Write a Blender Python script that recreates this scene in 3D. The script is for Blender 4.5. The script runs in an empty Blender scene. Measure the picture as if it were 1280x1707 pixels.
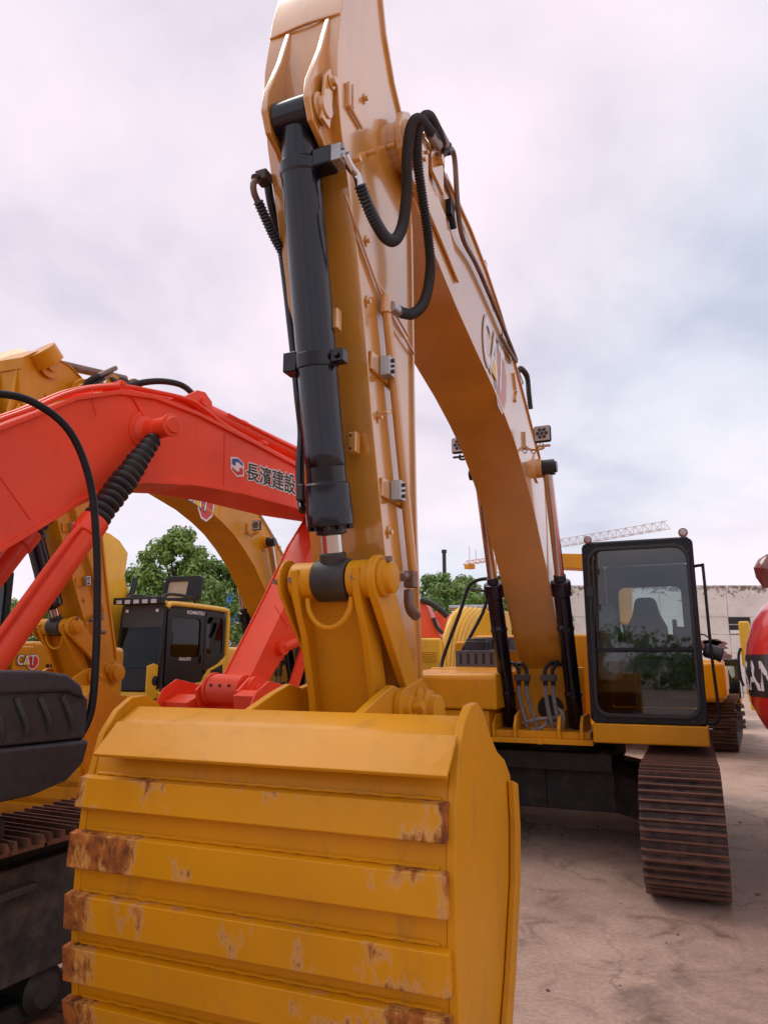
import bpy, bmesh, math, random
from mathutils import Vector, Matrix, noise
random.seed(7)
R = math.radians
scn = bpy.context.scene
col = scn.collection

# ------------------------------------------------------------------ camera, sky, sun, exposure
F, H = 1200.0, 1.7                      # focal length in pixels of the 1280x1707 photo, eye height
PITCH = math.atan((1100 - 853.5) / F)
cam = bpy.data.objects.new('camera', bpy.data.cameras.new('camera'))
col.objects.link(cam)
cam.location = (0, 0, H)
cam.rotation_euler = (math.pi / 2 + PITCH, 0, 0)
cam.data.sensor_fit = 'VERTICAL'
cam.data.sensor_height = 36
cam.data.lens = F / 1707 * 36
cam.data.clip_end = 3000
cam.data.clip_start = 0.05
scn.camera = cam
scn.render.resolution_x, scn.render.resolution_y = 767, 1024

SUN_EL, SUN_AZ = 62, 305
w = bpy.data.worlds.new('World'); scn.world = w; w.use_nodes = True
nt = w.node_tree; nt.nodes.clear()
def N(tree, typ, **kw):
    n = tree.nodes.new(typ)
    for k, v in kw.items():
        if k.startswith('i_'):
            key = k[2:]
            n.inputs[int(key) if key.isdigit() else key.replace('_', ' ')].default_value = v
        else: setattr(n, k, v)
    return n
L = lambda t, a, b: t.links.new(a, b)
def ramp(tree, stops, interp='LINEAR'):
    n = tree.nodes.new('ShaderNodeValToRGB'); cr = n.color_ramp; cr.interpolation = interp
    while len(cr.elements) < len(stops): cr.elements.new(0.5)
    for e, (p, c) in zip(cr.elements, stops):
        e.position = p
        e.color = (c, c, c, 1) if isinstance(c, (int, float)) else (*c, 1)
    return n
sky = N(nt, 'ShaderNodeTexSky', sky_type='NISHITA', sun_disc=False, sun_elevation=R(SUN_EL), sun_rotation=R(SUN_AZ))
bg1 = N(nt, 'ShaderNodeBackground', i_Strength=0.09)
L(nt, sky.outputs[0], bg1.inputs[0])
tc = N(nt, 'ShaderNodeTexCoord')
sep = N(nt, 'ShaderNodeSeparateXYZ'); L(nt, tc.outputs['Generated'], sep.inputs[0])
den = N(nt, 'ShaderNodeMath', operation='ADD', i_1=0.35)
ab = N(nt, 'ShaderNodeMath', operation='ABSOLUTE'); L(nt, sep.outputs[2], ab.inputs[0]); L(nt, ab.outputs[0], den.inputs[0])
dx = N(nt, 'ShaderNodeMath', operation='DIVIDE'); dy = N(nt, 'ShaderNodeMath', operation='DIVIDE')
L(nt, sep.outputs[0], dx.inputs[0]); L(nt, den.outputs[0], dx.inputs[1])
L(nt, sep.outputs[1], dy.inputs[0]); L(nt, den.outputs[0], dy.inputs[1])
cmb = N(nt, 'ShaderNodeCombineXYZ'); L(nt, dx.outputs[0], cmb.inputs[0]); L(nt, dy.outputs[0], cmb.inputs[1])
n1 = N(nt, 'ShaderNodeTexNoise', i_Scale=1.6, i_Detail=7.0, i_Roughness=0.52, i_Distortion=0.2)
L(nt, cmb.outputs[0], n1.inputs[0])
n2 = N(nt, 'ShaderNodeTexNoise', i_Scale=0.7, i_Detail=2.0, i_Roughness=0.4)
mpg = N(nt, 'ShaderNodeMapping'); mpg.inputs['Location'].default_value = (3.3, 1.2, 0)
L(nt, cmb.outputs[0], mpg.inputs[0]); L(nt, mpg.outputs[0], n2.inputs[0])
r1 = ramp(nt, [(0.35, (0.56, 0.57, 0.66)), (0.47, (0.74, 0.72, 0.78)), (0.60, (0.89, 0.82, 0.865))])
r2 = ramp(nt, [(0.38, (0.92, 0.96, 1.0)), (0.60, (1.03, 0.94, 0.965))])
L(nt, n1.outputs[0], r1.inputs[0]); L(nt, n2.outputs[0], r2.inputs[0])
mm = N(nt, 'ShaderNodeMix', data_type='RGBA', blend_type='MULTIPLY', i_0=1.0)
L(nt, r1.outputs[0], mm.inputs[6]); L(nt, r2.outputs[0], mm.inputs[7])
bg2 = N(nt, 'ShaderNodeBackground', i_Strength=1.0); L(nt, mm.outputs[2], bg2.inputs[0])
mx = N(nt, 'ShaderNodeMixShader', i_0=0.90)
L(nt, bg1.outputs[0], mx.inputs[1]); L(nt, bg2.outputs[0], mx.inputs[2])
wo = N(nt, 'ShaderNodeOutputWorld'); L(nt, mx.outputs[0], wo.inputs[0])

sl = bpy.data.lights.new('sun', 'SUN'); sl.energy = 1.0; sl.angle = R(28); sl.color = (1, 0.95, 0.88)
sun = bpy.data.objects.new('sun', sl); col.objects.link(sun)
# sky sun_rotation is measured clockwise from +Y
sd = Vector((math.sin(R(SUN_AZ)) * math.cos(R(SUN_EL)), math.cos(R(SUN_AZ)) * math.cos(R(SUN_EL)), math.sin(R(SUN_EL))))
sun.rotation_euler = sd.to_track_quat('Z', 'Y').to_euler()

scn.view_settings.view_transform = 'Standard'; scn.view_settings.look = 'None'
scn.view_settings.gamma = 1; scn.view_settings.exposure = 0.32
scn.view_settings.use_curve_mapping = False
try:
    scn.cycles.max_bounces = 7; scn.cycles.diffuse_bounces = 3; scn.cycles.glossy_bounces = 4
    scn.cycles.transparent_max_bounces = 10
except Exception: pass

# ------------------------------------------------------------------ frames: sight lines and machine axes
def ray(px, py):
    x = (px - 640) / F; u = -(py - 853.5) / F
    c, s = math.cos(PITCH), math.sin(PITCH)
    return (x, c - u * s, s + u * c)
class Frame:
    """A machine's own axes: x across, y along, z up; turned clockwise by th degrees."""
    def __init__(s, ox, oy, th):
        s.ox, s.oy, s.th = ox, oy, th; s.c, s.s = math.cos(R(th)), math.sin(R(th))
    def loc(s, p):
        dx, dy = p[0] - s.ox, p[1] - s.oy
        return (dx * s.c - dy * s.s, dx * s.s + dy * s.c, p[2])
    def wor(s, p): return (s.ox + p[0] * s.c + p[1] * s.s, s.oy - p[0] * s.s + p[1] * s.c, p[2])
    def _on(s, px, py, ax, v):
        r = ray(px, py); o = s.loc((0, 0, H)); d = s.loc((r[0] + s.ox, r[1] + s.oy, r[2]))
        t = (v - o[ax]) / d[ax]
        return Vector([o[i] + d[i] * t for i in range(3)])
    def onx(s, px, py, X): return s._on(px, py, 0, X)
    def ony(s, px, py, Y): return s._on(px, py, 1, Y)

# ------------------------------------------------------------------ materials
def mat_base(name):
    m = bpy.data.materials.new(name); m.use_nodes = True
    t = m.node_tree; b = t.nodes['Principled BSDF']
    return m, t, b
def paint(name, color, rough=0.38, coat=0.35, dirt=(0.16, 0.10, 0.06), dirt_amt=0.35, var=0.12, rust=None, bump=0.04, ior=1.5):
    m, t, b = mat_base(name)
    tcn = N(t, 'ShaderNodeTexCoord')
    na = N(t, 'ShaderNodeTexNoise', i_Scale=1.7, i_Detail=5.0); L(t, tcn.outputs['Object'], na.inputs[0])
    c = Vector(color)
    ra = ramp(t, [(0.3, tuple(c * (1 - var))), (0.7, tuple(min(x, 1.0) for x in c * (1 + var)))])
    L(t, na.outputs[0], ra.inputs[0])
    nb = N(t, 'ShaderNodeTexNoise', i_Scale=6.0, i_Detail=9.0, i_Roughness=0.68, i_Distortion=0.4)
    mp = N(t, 'ShaderNodeMapping'); mp.inputs['Scale'].default_value = (1.4, 1.4, 0.45)
    L(t, tcn.outputs['Object'], mp.inputs[0]); L(t, mp.outputs[0], nb.inputs[0])
    rb = ramp(t, [(0.56, 0.0), (0.80, dirt_amt)]); L(t, nb.outputs[0], rb.inputs[0])
    mix = N(t, 'ShaderNodeMix', data_type='RGBA'); L(t, rb.outputs[0], mix.inputs[0]); L(t, ra.outputs[0], mix.inputs[6])
    mix.inputs[7].default_value = (*dirt, 1)
    last = mix.outputs[2]; rgh = None
    if rust:                                # chips and scrapes gathered towards |x| = rust half width
        sx = N(t, 'ShaderNodeSeparateXYZ'); L(t, tcn.outputs['Object'], sx.inputs[0])
        a = N(t, 'ShaderNodeMath', operation='ABSOLUTE'); L(t, sx.outputs[0], a.inputs[0])
        cv = N(t, 'ShaderNodeValToRGB'); cr = cv.color_ramp
        while len(cr.elements) < 4: cr.elements.new(.5)
        for e, (p_, c_) in zip(cr.elements, ((0.0, 0.0), (.75, .02), (.92, .09), (1.0, .20))): e.position = p_; e.color = (c_, c_, c_, 1)
        ds = N(t, 'ShaderNodeMath', operation='DIVIDE', i_1=rust); L(t, a.outputs[0], ds.inputs[0]); L(t, ds.outputs[0], cv.inputs[0])
        nz = N(t, 'ShaderNodeTexNoise', i_Scale=9.0, i_Detail=12.0, i_Roughness=0.7, i_Distortion=0.15)
        mq = N(t, 'ShaderNodeMapping'); mq.inputs['Scale'].default_value = (1.0, 1.0, .42)
        L(t, tcn.outputs['Object'], mq.inputs[0]); L(t, mq.outputs[0], nz.inputs[0])
        nl = N(t, 'ShaderNodeTexNoise', i_Scale=3.1, i_Detail=3.0); L(t, tcn.outputs['Object'], nl.inputs[0])
        nlm = N(t, 'ShaderNodeMapRange', i_1=.35, i_2=.68, i_3=-.08, i_4=.15); L(t, nl.outputs[0], nlm.inputs[0])
        a2 = N(t, 'ShaderNodeMath', operation='ADD'); L(t, nlm.outputs[0], a2.inputs[0]); L(t, cv.outputs[0], a2.inputs[1])
        ad = N(t, 'ShaderNodeMath', operation='ADD'); L(t, nz.outputs[0], ad.inputs[0]); L(t, a2.outputs[0], ad.inputs[1])
        rr = ramp(t, [(0.60, 0.0), (0.685, 1.0)]); L(t, ad.outputs[0], rr.inputs[0])
        rp = ramp(t, [(0.57, 0.0), (0.62, 0.4), (0.66, 0.1)]); L(t, ad.outputs[0], rp.inputs[0])
        mxa = N(t, 'ShaderNodeMix', data_type='RGBA'); L(t, rp.outputs[0], mxa.inputs[0]); L(t, last, mxa.inputs[6])
        mxa.inputs[7].default_value = (0.62, 0.42, 0.26, 1)
        nr = N(t, 'ShaderNodeTexNoise', i_Scale=22.0, i_Detail=6.0); L(t, tcn.outputs['Object'], nr.inputs[0])
        rc = ramp(t, [(0.35, (0.16, 0.046, 0.014)), (0.62, (0.42, 0.13, 0.025))]); L(t, nr.outputs[0], rc.inputs[0])
        mxb = N(t, 'ShaderNodeMix', data_type='RGBA'); L(t, rr.outputs[0], mxb.inputs[0]); L(t, mxa.outputs[2], mxb.inputs[6]); L(t, rc.outputs[0], mxb.inputs[7])
        last = mxb.outputs[2]
        rgh = N(t, 'ShaderNodeMapRange', i_3=rough, i_4=0.85); L(t, rr.outputs[0], rgh.inputs[0])
        L(t, rgh.outputs[0], b.inputs['Roughness'])
        cw = N(t, 'ShaderNodeMapRange', i_3=coat, i_4=0.0); L(t, rr.outputs[0], cw.inputs[0]); L(t, cw.outputs[0], b.inputs['Coat Weight'])
    L(t, last, b.inputs['Base Color'])
    if not rust:
        rv = N(t, 'ShaderNodeMapRange', i_3=rough * 0.85, i_4=rough * 1.5); L(t, nb.outputs[0], rv.inputs[0]); L(t, rv.outputs[0], b.inputs['Roughness'])
        b.inputs['Coat Weight'].default_value = coat
    b.inputs['Coat Roughness'].default_value = 0.12; b.inputs['Coat IOR'].default_value = ior
    bp = N(t, 'ShaderNodeBump', i_Strength=bump, i_Distance=0.02)
    n5 = N(t, 'ShaderNodeTexNoise', i_Scale=14.0, i_Detail=3.0); L(t, tcn.outputs['Object'], n5.inputs[0])
    L(t, n5.outputs[0], bp.inputs['Height']); L(t, bp.outputs[0], b.inputs['Normal']); L(t, bp.outputs[0], b.inputs['Coat Normal'])
    return m
def plain(name, color, rough=0.5, metal=0.0, coat=0.0, var=0.15, scale=9.0, bump=0.1, emis=None):
    m, t, b = mat_base(name)
    tcn = N(t, 'ShaderNodeTexCoord')
    na = N(t, 'ShaderNodeTexNoise', i_Scale=scale, i_Detail=7.0, i_Roughness=0.6); L(t, tcn.outputs['Object'], na.inputs[0])
    c = Vector(color)
    ra = ramp(t, [(0.3, tuple(c * (1 - var))), (0.7, tuple(min(x, 1.0) for x in c * (1 + var)))])
    L(t, na.outputs[0], ra.inputs[0]); L(t, ra.outputs[0], b.inputs['Base Color'])
    rv = N(t, 'ShaderNodeMapRange', i_3=max(rough - 0.1, 0.03), i_4=min(rough + 0.12, 1)); L(t, na.outputs[0], rv.inputs[0]); L(t, rv.outputs[0], b.inputs['Roughness'])
    b.inputs['Metallic'].default_value = metal; b.inputs['Coat Weight'].default_value = coat
    if bump:
        bp = N(t, 'ShaderNodeBump', i_Strength=bump, i_Distance=0.01); L(t, na.outputs[0], bp.inputs['Height']); L(t, bp.outputs[0], b.inputs['Normal'])
    return m
def glass(name, tint=(0.55, 0.6, 0.62), refl=0.08, rough=0.02):
    m = bpy.data.materials.new(name); m.use_nodes = True; t = m.node_tree; t.nodes.clear()
    o = N(t, 'ShaderNodeOutputMaterial'); tr = N(t, 'ShaderNodeBsdfTransparent'); tr.inputs[0].default_value = (*tint, 1)
    gl = N(t, 'ShaderNodeBsdfGlossy', i_Roughness=rough); gl.inputs[0].default_value = (0.95, 0.97, 1, 1)
    fr = N(t, 'ShaderNodeFresnel', i_IOR=1.5); ad = N(t, 'ShaderNodeMath', operation='ADD', i_1=refl)
    L(t, fr.outputs[0], ad.inputs[0]); mxs = N(t, 'ShaderNodeMixShader')
    L(t, ad.outputs[0], mxs.inputs[0]); L(t, tr.outputs[0], mxs.inputs[1]); L(t, gl.outputs[0], mxs.inputs[2]); L(t, mxs.outputs[0], o.inputs[0])
    return m
YEL = (0.66, 0.275, 0.003)
M = {}
M['yellow'] = paint('yellow_paint', YEL, dirt_amt=0.5, coat=0.18)
M['yellow_bucket'] = paint('scraped_yellow_paint', (0.64, 0.268, 0.001), rough=0.5, coat=0.10, rust=0.68, bump=0.08)
M['yellow_plain'] = paint('bucket_yellow_paint', (0.62, 0.258, 0.001), rough=0.5, coat=0.12, dirt_amt=0.5, bump=0.08)
for k_ in ('yellow_bucket', 'yellow_plain', 'yellow'): M[k_].node_tree.nodes['Principled BSDF'].inputs['Specular IOR Level'].default_value = 0.28
M['boom_yellow'] = paint('boom_paint', (0.62, 0.260, 0.026), rough=0.30, coat=1.0, dirt_amt=0.42, bump=0.010, ior=2.1)
M['lemon'] = paint('bright_yellow_paint', (0.85, 0.47, 0.02))
M['red'] = paint('red_paint', (0.90, 0.062, 0.012), rough=0.42, coat=0.15, dirt=(0.25, 0.04, 0.03), dirt_amt=0.3)
M['orange'] = paint('orange_paint', (0.80, 0.09, 0.02), rough=0.4, coat=0.3)
M['glossy_red'] = paint('glossy_red_paint', (0.72, 0.03, 0.025), rough=0.25, coat=0.8)
M['black_paint'] = paint('black_paint', (0.006, 0.006, 0.012), rough=0.16, coat=0.0, dirt=(0.08, 0.06, 0.05), dirt_amt=0.22)
M['black'] = plain('black_frame', (0.010, 0.010, 0.013), 0.42)
M['black'].node_tree.nodes['Principled BSDF'].inputs['Specular IOR Level'].default_value = 0.3
M['rubber'] = plain('black_rubber', (0.018, 0.018, 0.021), 0.4, bump=0.2)
M['plastic'] = plain('dark_grey_plastic', (0.035, 0.033, 0.040), 0.42, var=0.2, scale=30, bump=0.15)
M['tread_grey'] = plain('grey_step_plate', (0.09, 0.10, 0.125), 0.5)
M['grime_hole_shade'] = plain('black_grease_and_hole_shade', (0.022, 0.018, 0.016), 0.7, var=0.5)  # also stands in for the shade inside holes drawn as flat discs
M['cast'] = plain('dark_cast_steel', (0.05, 0.042, 0.036), 0.5, metal=0.3, var=0.4)
M['chrome'] = plain('chrome_rod', (0.62, 0.57, 0.55), 0.12, metal=1.0, var=0.05, bump=0)
M['steel'] = plain('zinc_steel', (0.42, 0.42, 0.42), 0.35, metal=0.8, var=0.2)
M['brownsteel'] = plain('brown_steel', (0.20, 0.12, 0.09), 0.45, metal=0.4, var=0.3)
M['greyhose'] = plain('grey_braided_hose', (0.22, 0.20, 0.20), 0.55, metal=0.2, scale=60, var=0.35)
M['white'] = plain('white_decal', (0.80, 0.78, 0.76), 0.4, bump=0)
M['decal_black'] = plain('black_decal', (0.02, 0.02, 0.02), 0.4, bump=0)
M['decal_red'] = plain('red_decal', (0.62, 0.02, 0.02), 0.4, bump=0)
M['decal_blue'] = plain('blue_decal', (0.03, 0.08, 0.35), 0.4, bump=0)
M['decal_grey'] = plain('sky_washed_grey_decal', (0.55, 0.55, 0.56), 0.4, bump=0)  # outline and border grey with the sky's reflection put into the colour
M['decal_pink'] = plain('sky_washed_red_decal', (0.55, 0.22, 0.16), 0.4, bump=0)  # hexagon red paled as if sky were reflected over it
M['decal_band'] = plain('charcoal_decal', (0.035, 0.033, 0.04), 0.35, bump=0, coat=0.4)
M['decal_yellow'] = plain('yellow_decal', (0.80, 0.50, 0.02), 0.4, bump=0)
M['glass'] = glass('cab_glass', (0.80, 0.84, 0.86), 0.01)
M['rear_glass'] = glass('rear_glass', (0.84, 0.96, 0.95), 0.0)
M['dark_glass'] = glass('tinted_glass', (0.10, 0.10, 0.10), -0.02)
M['green_glass'] = glass('green_glass', (0.12, 0.25, 0.18), 0.12)
M['seat'] = plain('seat_fabric', (0.10, 0.10, 0.11), 0.85, scale=80)
M['sack'] = plain('khaki_cloth', (0.16, 0.17, 0.13), 0.9, scale=12)
M['lens'] = plain('lamp_lens', (0.45, 0.40, 0.38), 0.15, coat=1.0, scale=60)
M['lamp_red'] = plain('maroon_lens', (0.20, 0.045, 0.04), 0.25, coat=0.7)
M['interior'] = plain('cab_interior', (0.05, 0.05, 0.055), 0.7)

def rusty(name, lo, mid, hi, rough=0.75, metal=0.2, ridge=None):
    m, t, b = mat_base(name)
    tcn = N(t, 'ShaderNodeTexCoord'); oi = N(t, 'ShaderNodeObjectInfo')
    va = N(t, 'ShaderNodeVectorMath', operation='ADD'); L(t, tcn.outputs['Object'], va.inputs[0])
    sc = N(t, 'ShaderNodeVectorMath', operation='SCALE', i_3=7.0); sc.inputs[0].default_value = (1, 2, 3)
    L(t, oi.outputs['Random'], sc.inputs[3]); L(t, sc.outputs[0], va.inputs[1])
    na = N(t, 'ShaderNodeTexNoise', i_Scale=9.0, i_Detail=9.0, i_Roughness=0.7); L(t, va.outputs[0], na.inputs[0])
    ra = ramp(t, [(0.33, lo), (0.5, mid), (0.68, hi)]); L(t, na.outputs[0], ra.inputs[0]); L(t, ra.outputs[0], b.inputs['Base Color'])
    if ridge:                                   # ridge tops take a lighter orange brown with height, the plate between stays darker
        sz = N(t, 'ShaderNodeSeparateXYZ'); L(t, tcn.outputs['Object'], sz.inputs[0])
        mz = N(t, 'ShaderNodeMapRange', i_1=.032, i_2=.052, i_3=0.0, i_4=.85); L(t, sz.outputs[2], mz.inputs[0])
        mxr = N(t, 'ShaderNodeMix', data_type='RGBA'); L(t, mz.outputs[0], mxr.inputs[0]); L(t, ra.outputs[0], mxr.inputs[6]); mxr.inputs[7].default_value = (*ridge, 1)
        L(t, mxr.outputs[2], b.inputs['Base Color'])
    b.inputs['Roughness'].default_value = rough; b.inputs['Metallic'].default_value = metal
    bp = N(t, 'ShaderNodeBump', i_Strength=0.35, i_Distance=0.006); L(t, na.outputs[0], bp.inputs['Height']); L(t, bp.outputs[0], b.inputs['Normal'])
    return m
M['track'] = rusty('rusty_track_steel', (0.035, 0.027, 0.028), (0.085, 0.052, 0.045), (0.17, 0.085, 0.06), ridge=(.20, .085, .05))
M['track_brown'] = rusty('orange_brown_track_steel', (0.06, 0.028, 0.02), (0.16, 0.07, 0.04), (0.27, 0.12, 0.07))
M['frame_dark'] = rusty('dusty_black_frame', (0.006, 0.005, 0.006), (0.011, 0.009, 0.009), (0.035, 0.024, 0.02), 0.6, 0.0)
M['frame_grey'] = rusty('grey_track_frame', (0.015, 0.012, 0.011), (0.040, 0.034, 0.028), (0.10, 0.07, 0.05), 0.7, 0.0)

# ------------------------------------------------------------------ mesh builder
def smooth_path(pts, k=6):
    pts = [Vector(p) for p in pts]
    if len(pts) < 3: return pts
    out = []
    for i in range(len(pts) - 1):
        p0 = pts[max(i - 1, 0)]; p1 = pts[i]; p2 = pts[i + 1]; p3 = pts[min(i + 2, len(pts) - 1)]
        for j in range(k):
            t = j / k
            out.append(0.5 * ((2 * p1) + (-p0 + p2) * t + (2 * p0 - 5 * p1 + 4 * p2 - p3) * t * t + (-p0 + 3 * p1 - 3 * p2 + p3) * t ** 3))
    out.append(pts[-1]); return out
SPLIT = {'link_pin', 'cylinder_band', 'pipe_union', 'gland_bolt', 'frame_bolt', 'boss_bolt', 'bolt_hole', 'clamp_bolt', 'flange_bolt', 'pin_bolt', 'control_lever', 'pipe_clamp', 'nose_pipe', 'weld_seam',
         'grease_line', 'hose_clamp', 'hose_ferrule', 'threaded_boss', 'swing_hose', 'lamp_diode', 'grease_nipple', 'step_slot', 'power_link', 'left_pipe', 'pivot_boss', 'stiffener_plate', 'bucket_tooth',
         'rod_eye', 'roof_rail', 'rail_post', 'handrail', 'link_end_pin', 'battery_box', 'fuel_tank', 'lamp_bracket', 'boom_cylinder', 'hydraulic_hose', 'boss_cap', 'step_lug', 'hose_guide', 'hydraulic_line', 'cylinder_rod'}
class MB:
    def __init__(s): s.v, s.f, s.mi = [], [], []; s.cur = 0; s.cuts = []
    def add(s, vs, fs):
        s.cuts.append((len(s.v), len(s.f))); o = len(s.v); s.v += [tuple(v) for v in vs]
        for f in fs: s.f.append([i + o for i in f]); s.mi.append(s.cur)
        return s
    def box(s, c, d, rot=None):
        h = Vector(d) / 2; vs = []
        for sx in (-1, 1):
            for sy in (-1, 1):
                for sz in (-1, 1):
                    p = Vector((sx * h.x, sy * h.y, sz * h.z))
                    if rot is not None: p = rot @ p
                    vs.append(p + Vector(c))
        return s.add(vs, [(0, 1, 3, 2), (4, 6, 7, 5), (0, 4, 5, 1), (2, 3, 7, 6), (0, 2, 6, 4), (1, 5, 7, 3)])
    def bb(s, x0, x1, y0, y1, z0, z1):
        return s.box(((x0 + x1) / 2, (y0 + y1) / 2, (z0 + z1) / 2), (abs(x1 - x0), abs(y1 - y0), abs(z1 - z0)))
    def prism(s, poly, x0, x1, ax='x'):
        def P(a, b, c): return {'x': (c, a, b), 'y': (a, c, b), 'z': (a, b, c)}[ax]
        n = len(poly)
        vs = [P(p[0], p[1], x0) for p in poly] + [P(p[0], p[1], x1) for p in poly]
        fs = [list(range(n))[::-1], list(range(n, 2 * n))]
        for i in range(n): j = (i + 1) % n; fs.append([i, j, n + j, n + i])
        return s.add(vs, fs)
    def strip(s, top, bot, x0, x1):
        """box beam between two profile lines of equal length, quads only"""
        n = len(top); vs = []
        for (a, b) in zip(top, bot):
            vs += [(x0, a[0], a[1]), (x1, a[0], a[1]), (x1, b[0], b[1]), (x0, b[0], b[1])]
        fs = [(0, 1, 2, 3)]
        for i in range(n - 1):
            o = 4 * i
            for k in range(4):
                kk = (k + 1) % 4; fs.append((o + k, o + 4 + k, o + 4 + kk, o + kk))
        o = 4 * (n - 1); fs.append((o + 3, o + 2, o + 1, o))
        return s.add(vs, fs)
    def cyl(s, p0, p1, r0, r1=None, n=20, caps=True):
        r1 = r0 if r1 is None else r1
        p0, p1 = Vector(p0), Vector(p1); d = (p1 - p0).normalized()
        q = d.to_track_quat('Z', 'Y').to_matrix(); vs = []
        for p, r in ((p0, r0), (p1, r1)):
            for i in range(n):
                a = 2 * math.pi * i / n; vs.append(p + q @ Vector((r * math.cos(a), r * math.sin(a), 0)))
        fs = [(i, (i + 1) % n, n + (i + 1) % n, n + i) for i in range(n)]
        if caps: fs += [list(range(n))[::-1], list(range(n, 2 * n))]
        return s.add(vs, fs)
    def lathe(s, p0, axis, prof, n=24):
        p0 = Vector(p0); q = Vector(axis).normalized().to_track_quat('Z', 'Y').to_matrix(); vs = []
        for (h, r) in prof:
            for i in range(n):
                a = 2 * math.pi * i / n; vs.append(p0 + q @ Vector((r * math.cos(a), r * math.sin(a), h)))
        fs = []
        for k in range(len(prof) - 1):
            for i in range(n):
                j = (i + 1) % n; fs.append((k * n + i, k * n + j, (k + 1) * n + j, (k + 1) * n + i))
        fs += [list(range(n))[::-1], list(range((len(prof) - 1) * n, len(prof) * n))]
        return s.add(vs, fs)
    def tube(s, pts, r, n=10, k=6, smooth=True, rf=None):
        pts = smooth_path(pts, k) if smooth else [Vector(p) for p in pts]
        m = len(pts); vs = []; up = None
        for i, p in enumerate(pts):
            d = (pts[min(i + 1, m - 1)] - pts[max(i - 1, 0)]).normalized()
            if up is None:
                up = Vector((0, 0, 1)) if abs(d.z) < 0.9 else Vector((1, 0, 0))
            a = (up - d * up.dot(d)).normalized(); b = d.cross(a); up = a
            rr = rf(i) if rf else r
            for j in range(n):
                t = 2 * math.pi * j / n; vs.append(p + a * rr * math.cos(t) + b * rr * math.sin(t))
        fs = []
        for i in range(m - 1):
            for j in range(n):
                jj = (j + 1) % n; fs.append((i * n + j, i * n + jj, (i + 1) * n + jj, (i + 1) * n + j))
        fs += [list(range(n))[::-1], list(range((m - 1) * n, m * n))]
        return s.add(vs, fs)
    def ribbed(s, pts, r, pitch=0.014, n=12, amp=0.13):
        pp = smooth_path(pts, 10); Ls = [0]
        for a, b in zip(pp, pp[1:]): Ls.append(Ls[-1] + (b - a).length)
        tot = Ls[-1]; m = max(4, int(tot / (pitch / 2))); out = []; k = 0
        for i in range(m + 1):
            t = tot * i / m
            while k < len(Ls) - 2 and Ls[k + 1] < t: k += 1
            u = (t - Ls[k]) / max(Ls[k + 1] - Ls[k], 1e-9); out.append(pp[k].lerp(pp[k + 1], min(u, 1)))
        return s.tube(out, r, n, smooth=False, rf=lambda i: r * (1 + amp * (1 if i % 2 else -1)))
    def build(s, name, mats, parent=None, bevel=0.0, angle=32, seg=2, recalc=True):
        if name in SPLIT and len(s.cuts) > 1:
            first = None; cc = s.cuts + [(len(s.v), len(s.f))]
            for (v0, f0), (v1, f1) in zip(cc, cc[1:]):
                q = MB(); q.v = s.v[v0:v1]; q.f = [[i - v0 for i in f] for f in s.f[f0:f1]]; q.mi = s.mi[f0:f1]; q.cuts = [(0, 0)]
                o = q.build(name, mats, parent, bevel, angle, seg, recalc); first = first or o
            return first
        me = bpy.data.meshes.new(name); me.from_pydata(s.v, [], s.f)
        mats = mats if isinstance(mats, (list, tuple)) else [mats]
        for m in mats: me.materials.append(m)
        if len(mats) > 1: me.polygons.foreach_set('material_index', s.mi)
        if recalc:
            bm = bmesh.new(); bm.from_mesh(me); bmesh.ops.recalc_face_normals(bm, faces=bm.faces); bm.to_mesh(me); bm.free()
        me.shade_smooth(); me.set_sharp_from_angle(angle=R(angle))
        o = bpy.data.objects.new(name, me); col.objects.link(o)
        if parent is not None: o.parent = parent
        if bevel:
            b = o.modifiers.new('bevel', 'BEVEL'); b.width = bevel; b.segments = seg; b.limit_method = 'ANGLE'; b.angle_limit = R(32)
            b.harden_normals = True
        return o
def tag(o, label=None, cat=None, group=None, kind=None):
    if label: o['label'] = label
    if cat: o['category'] = cat
    if group: o['group'] = group
    if kind: o['kind'] = kind
    return o
def empty(name, loc, rz=0.0, label=None, cat=None, group=None):
    o = bpy.data.objects.new(name, None); col.objects.link(o); o.location = loc; o.rotation_euler = (0, 0, rz)
    o.empty_display_size = 0.2
    return tag(o, label, cat, group)
def root_at(name, fr, label, cat, group=None): return empty(name, (fr.ox, fr.oy, 0), -R(fr.th), label, cat, group)
def kids(o): return [c for c in bpy.data.objects if c.parent == o]
def copy_tree(o, parent=None, skip=()):
    c = o.copy(); col.objects.link(c)
    if parent is not None: c.parent = parent
    for ch in kids(o):
        if ch.name.split('.')[0] in skip: continue
        copy_tree(ch, c, skip)
    return c
def instance(o, parent, M4):
    c = o.copy(); col.objects.link(c); c.parent = parent; c.matrix_basis = M4; return c

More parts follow.
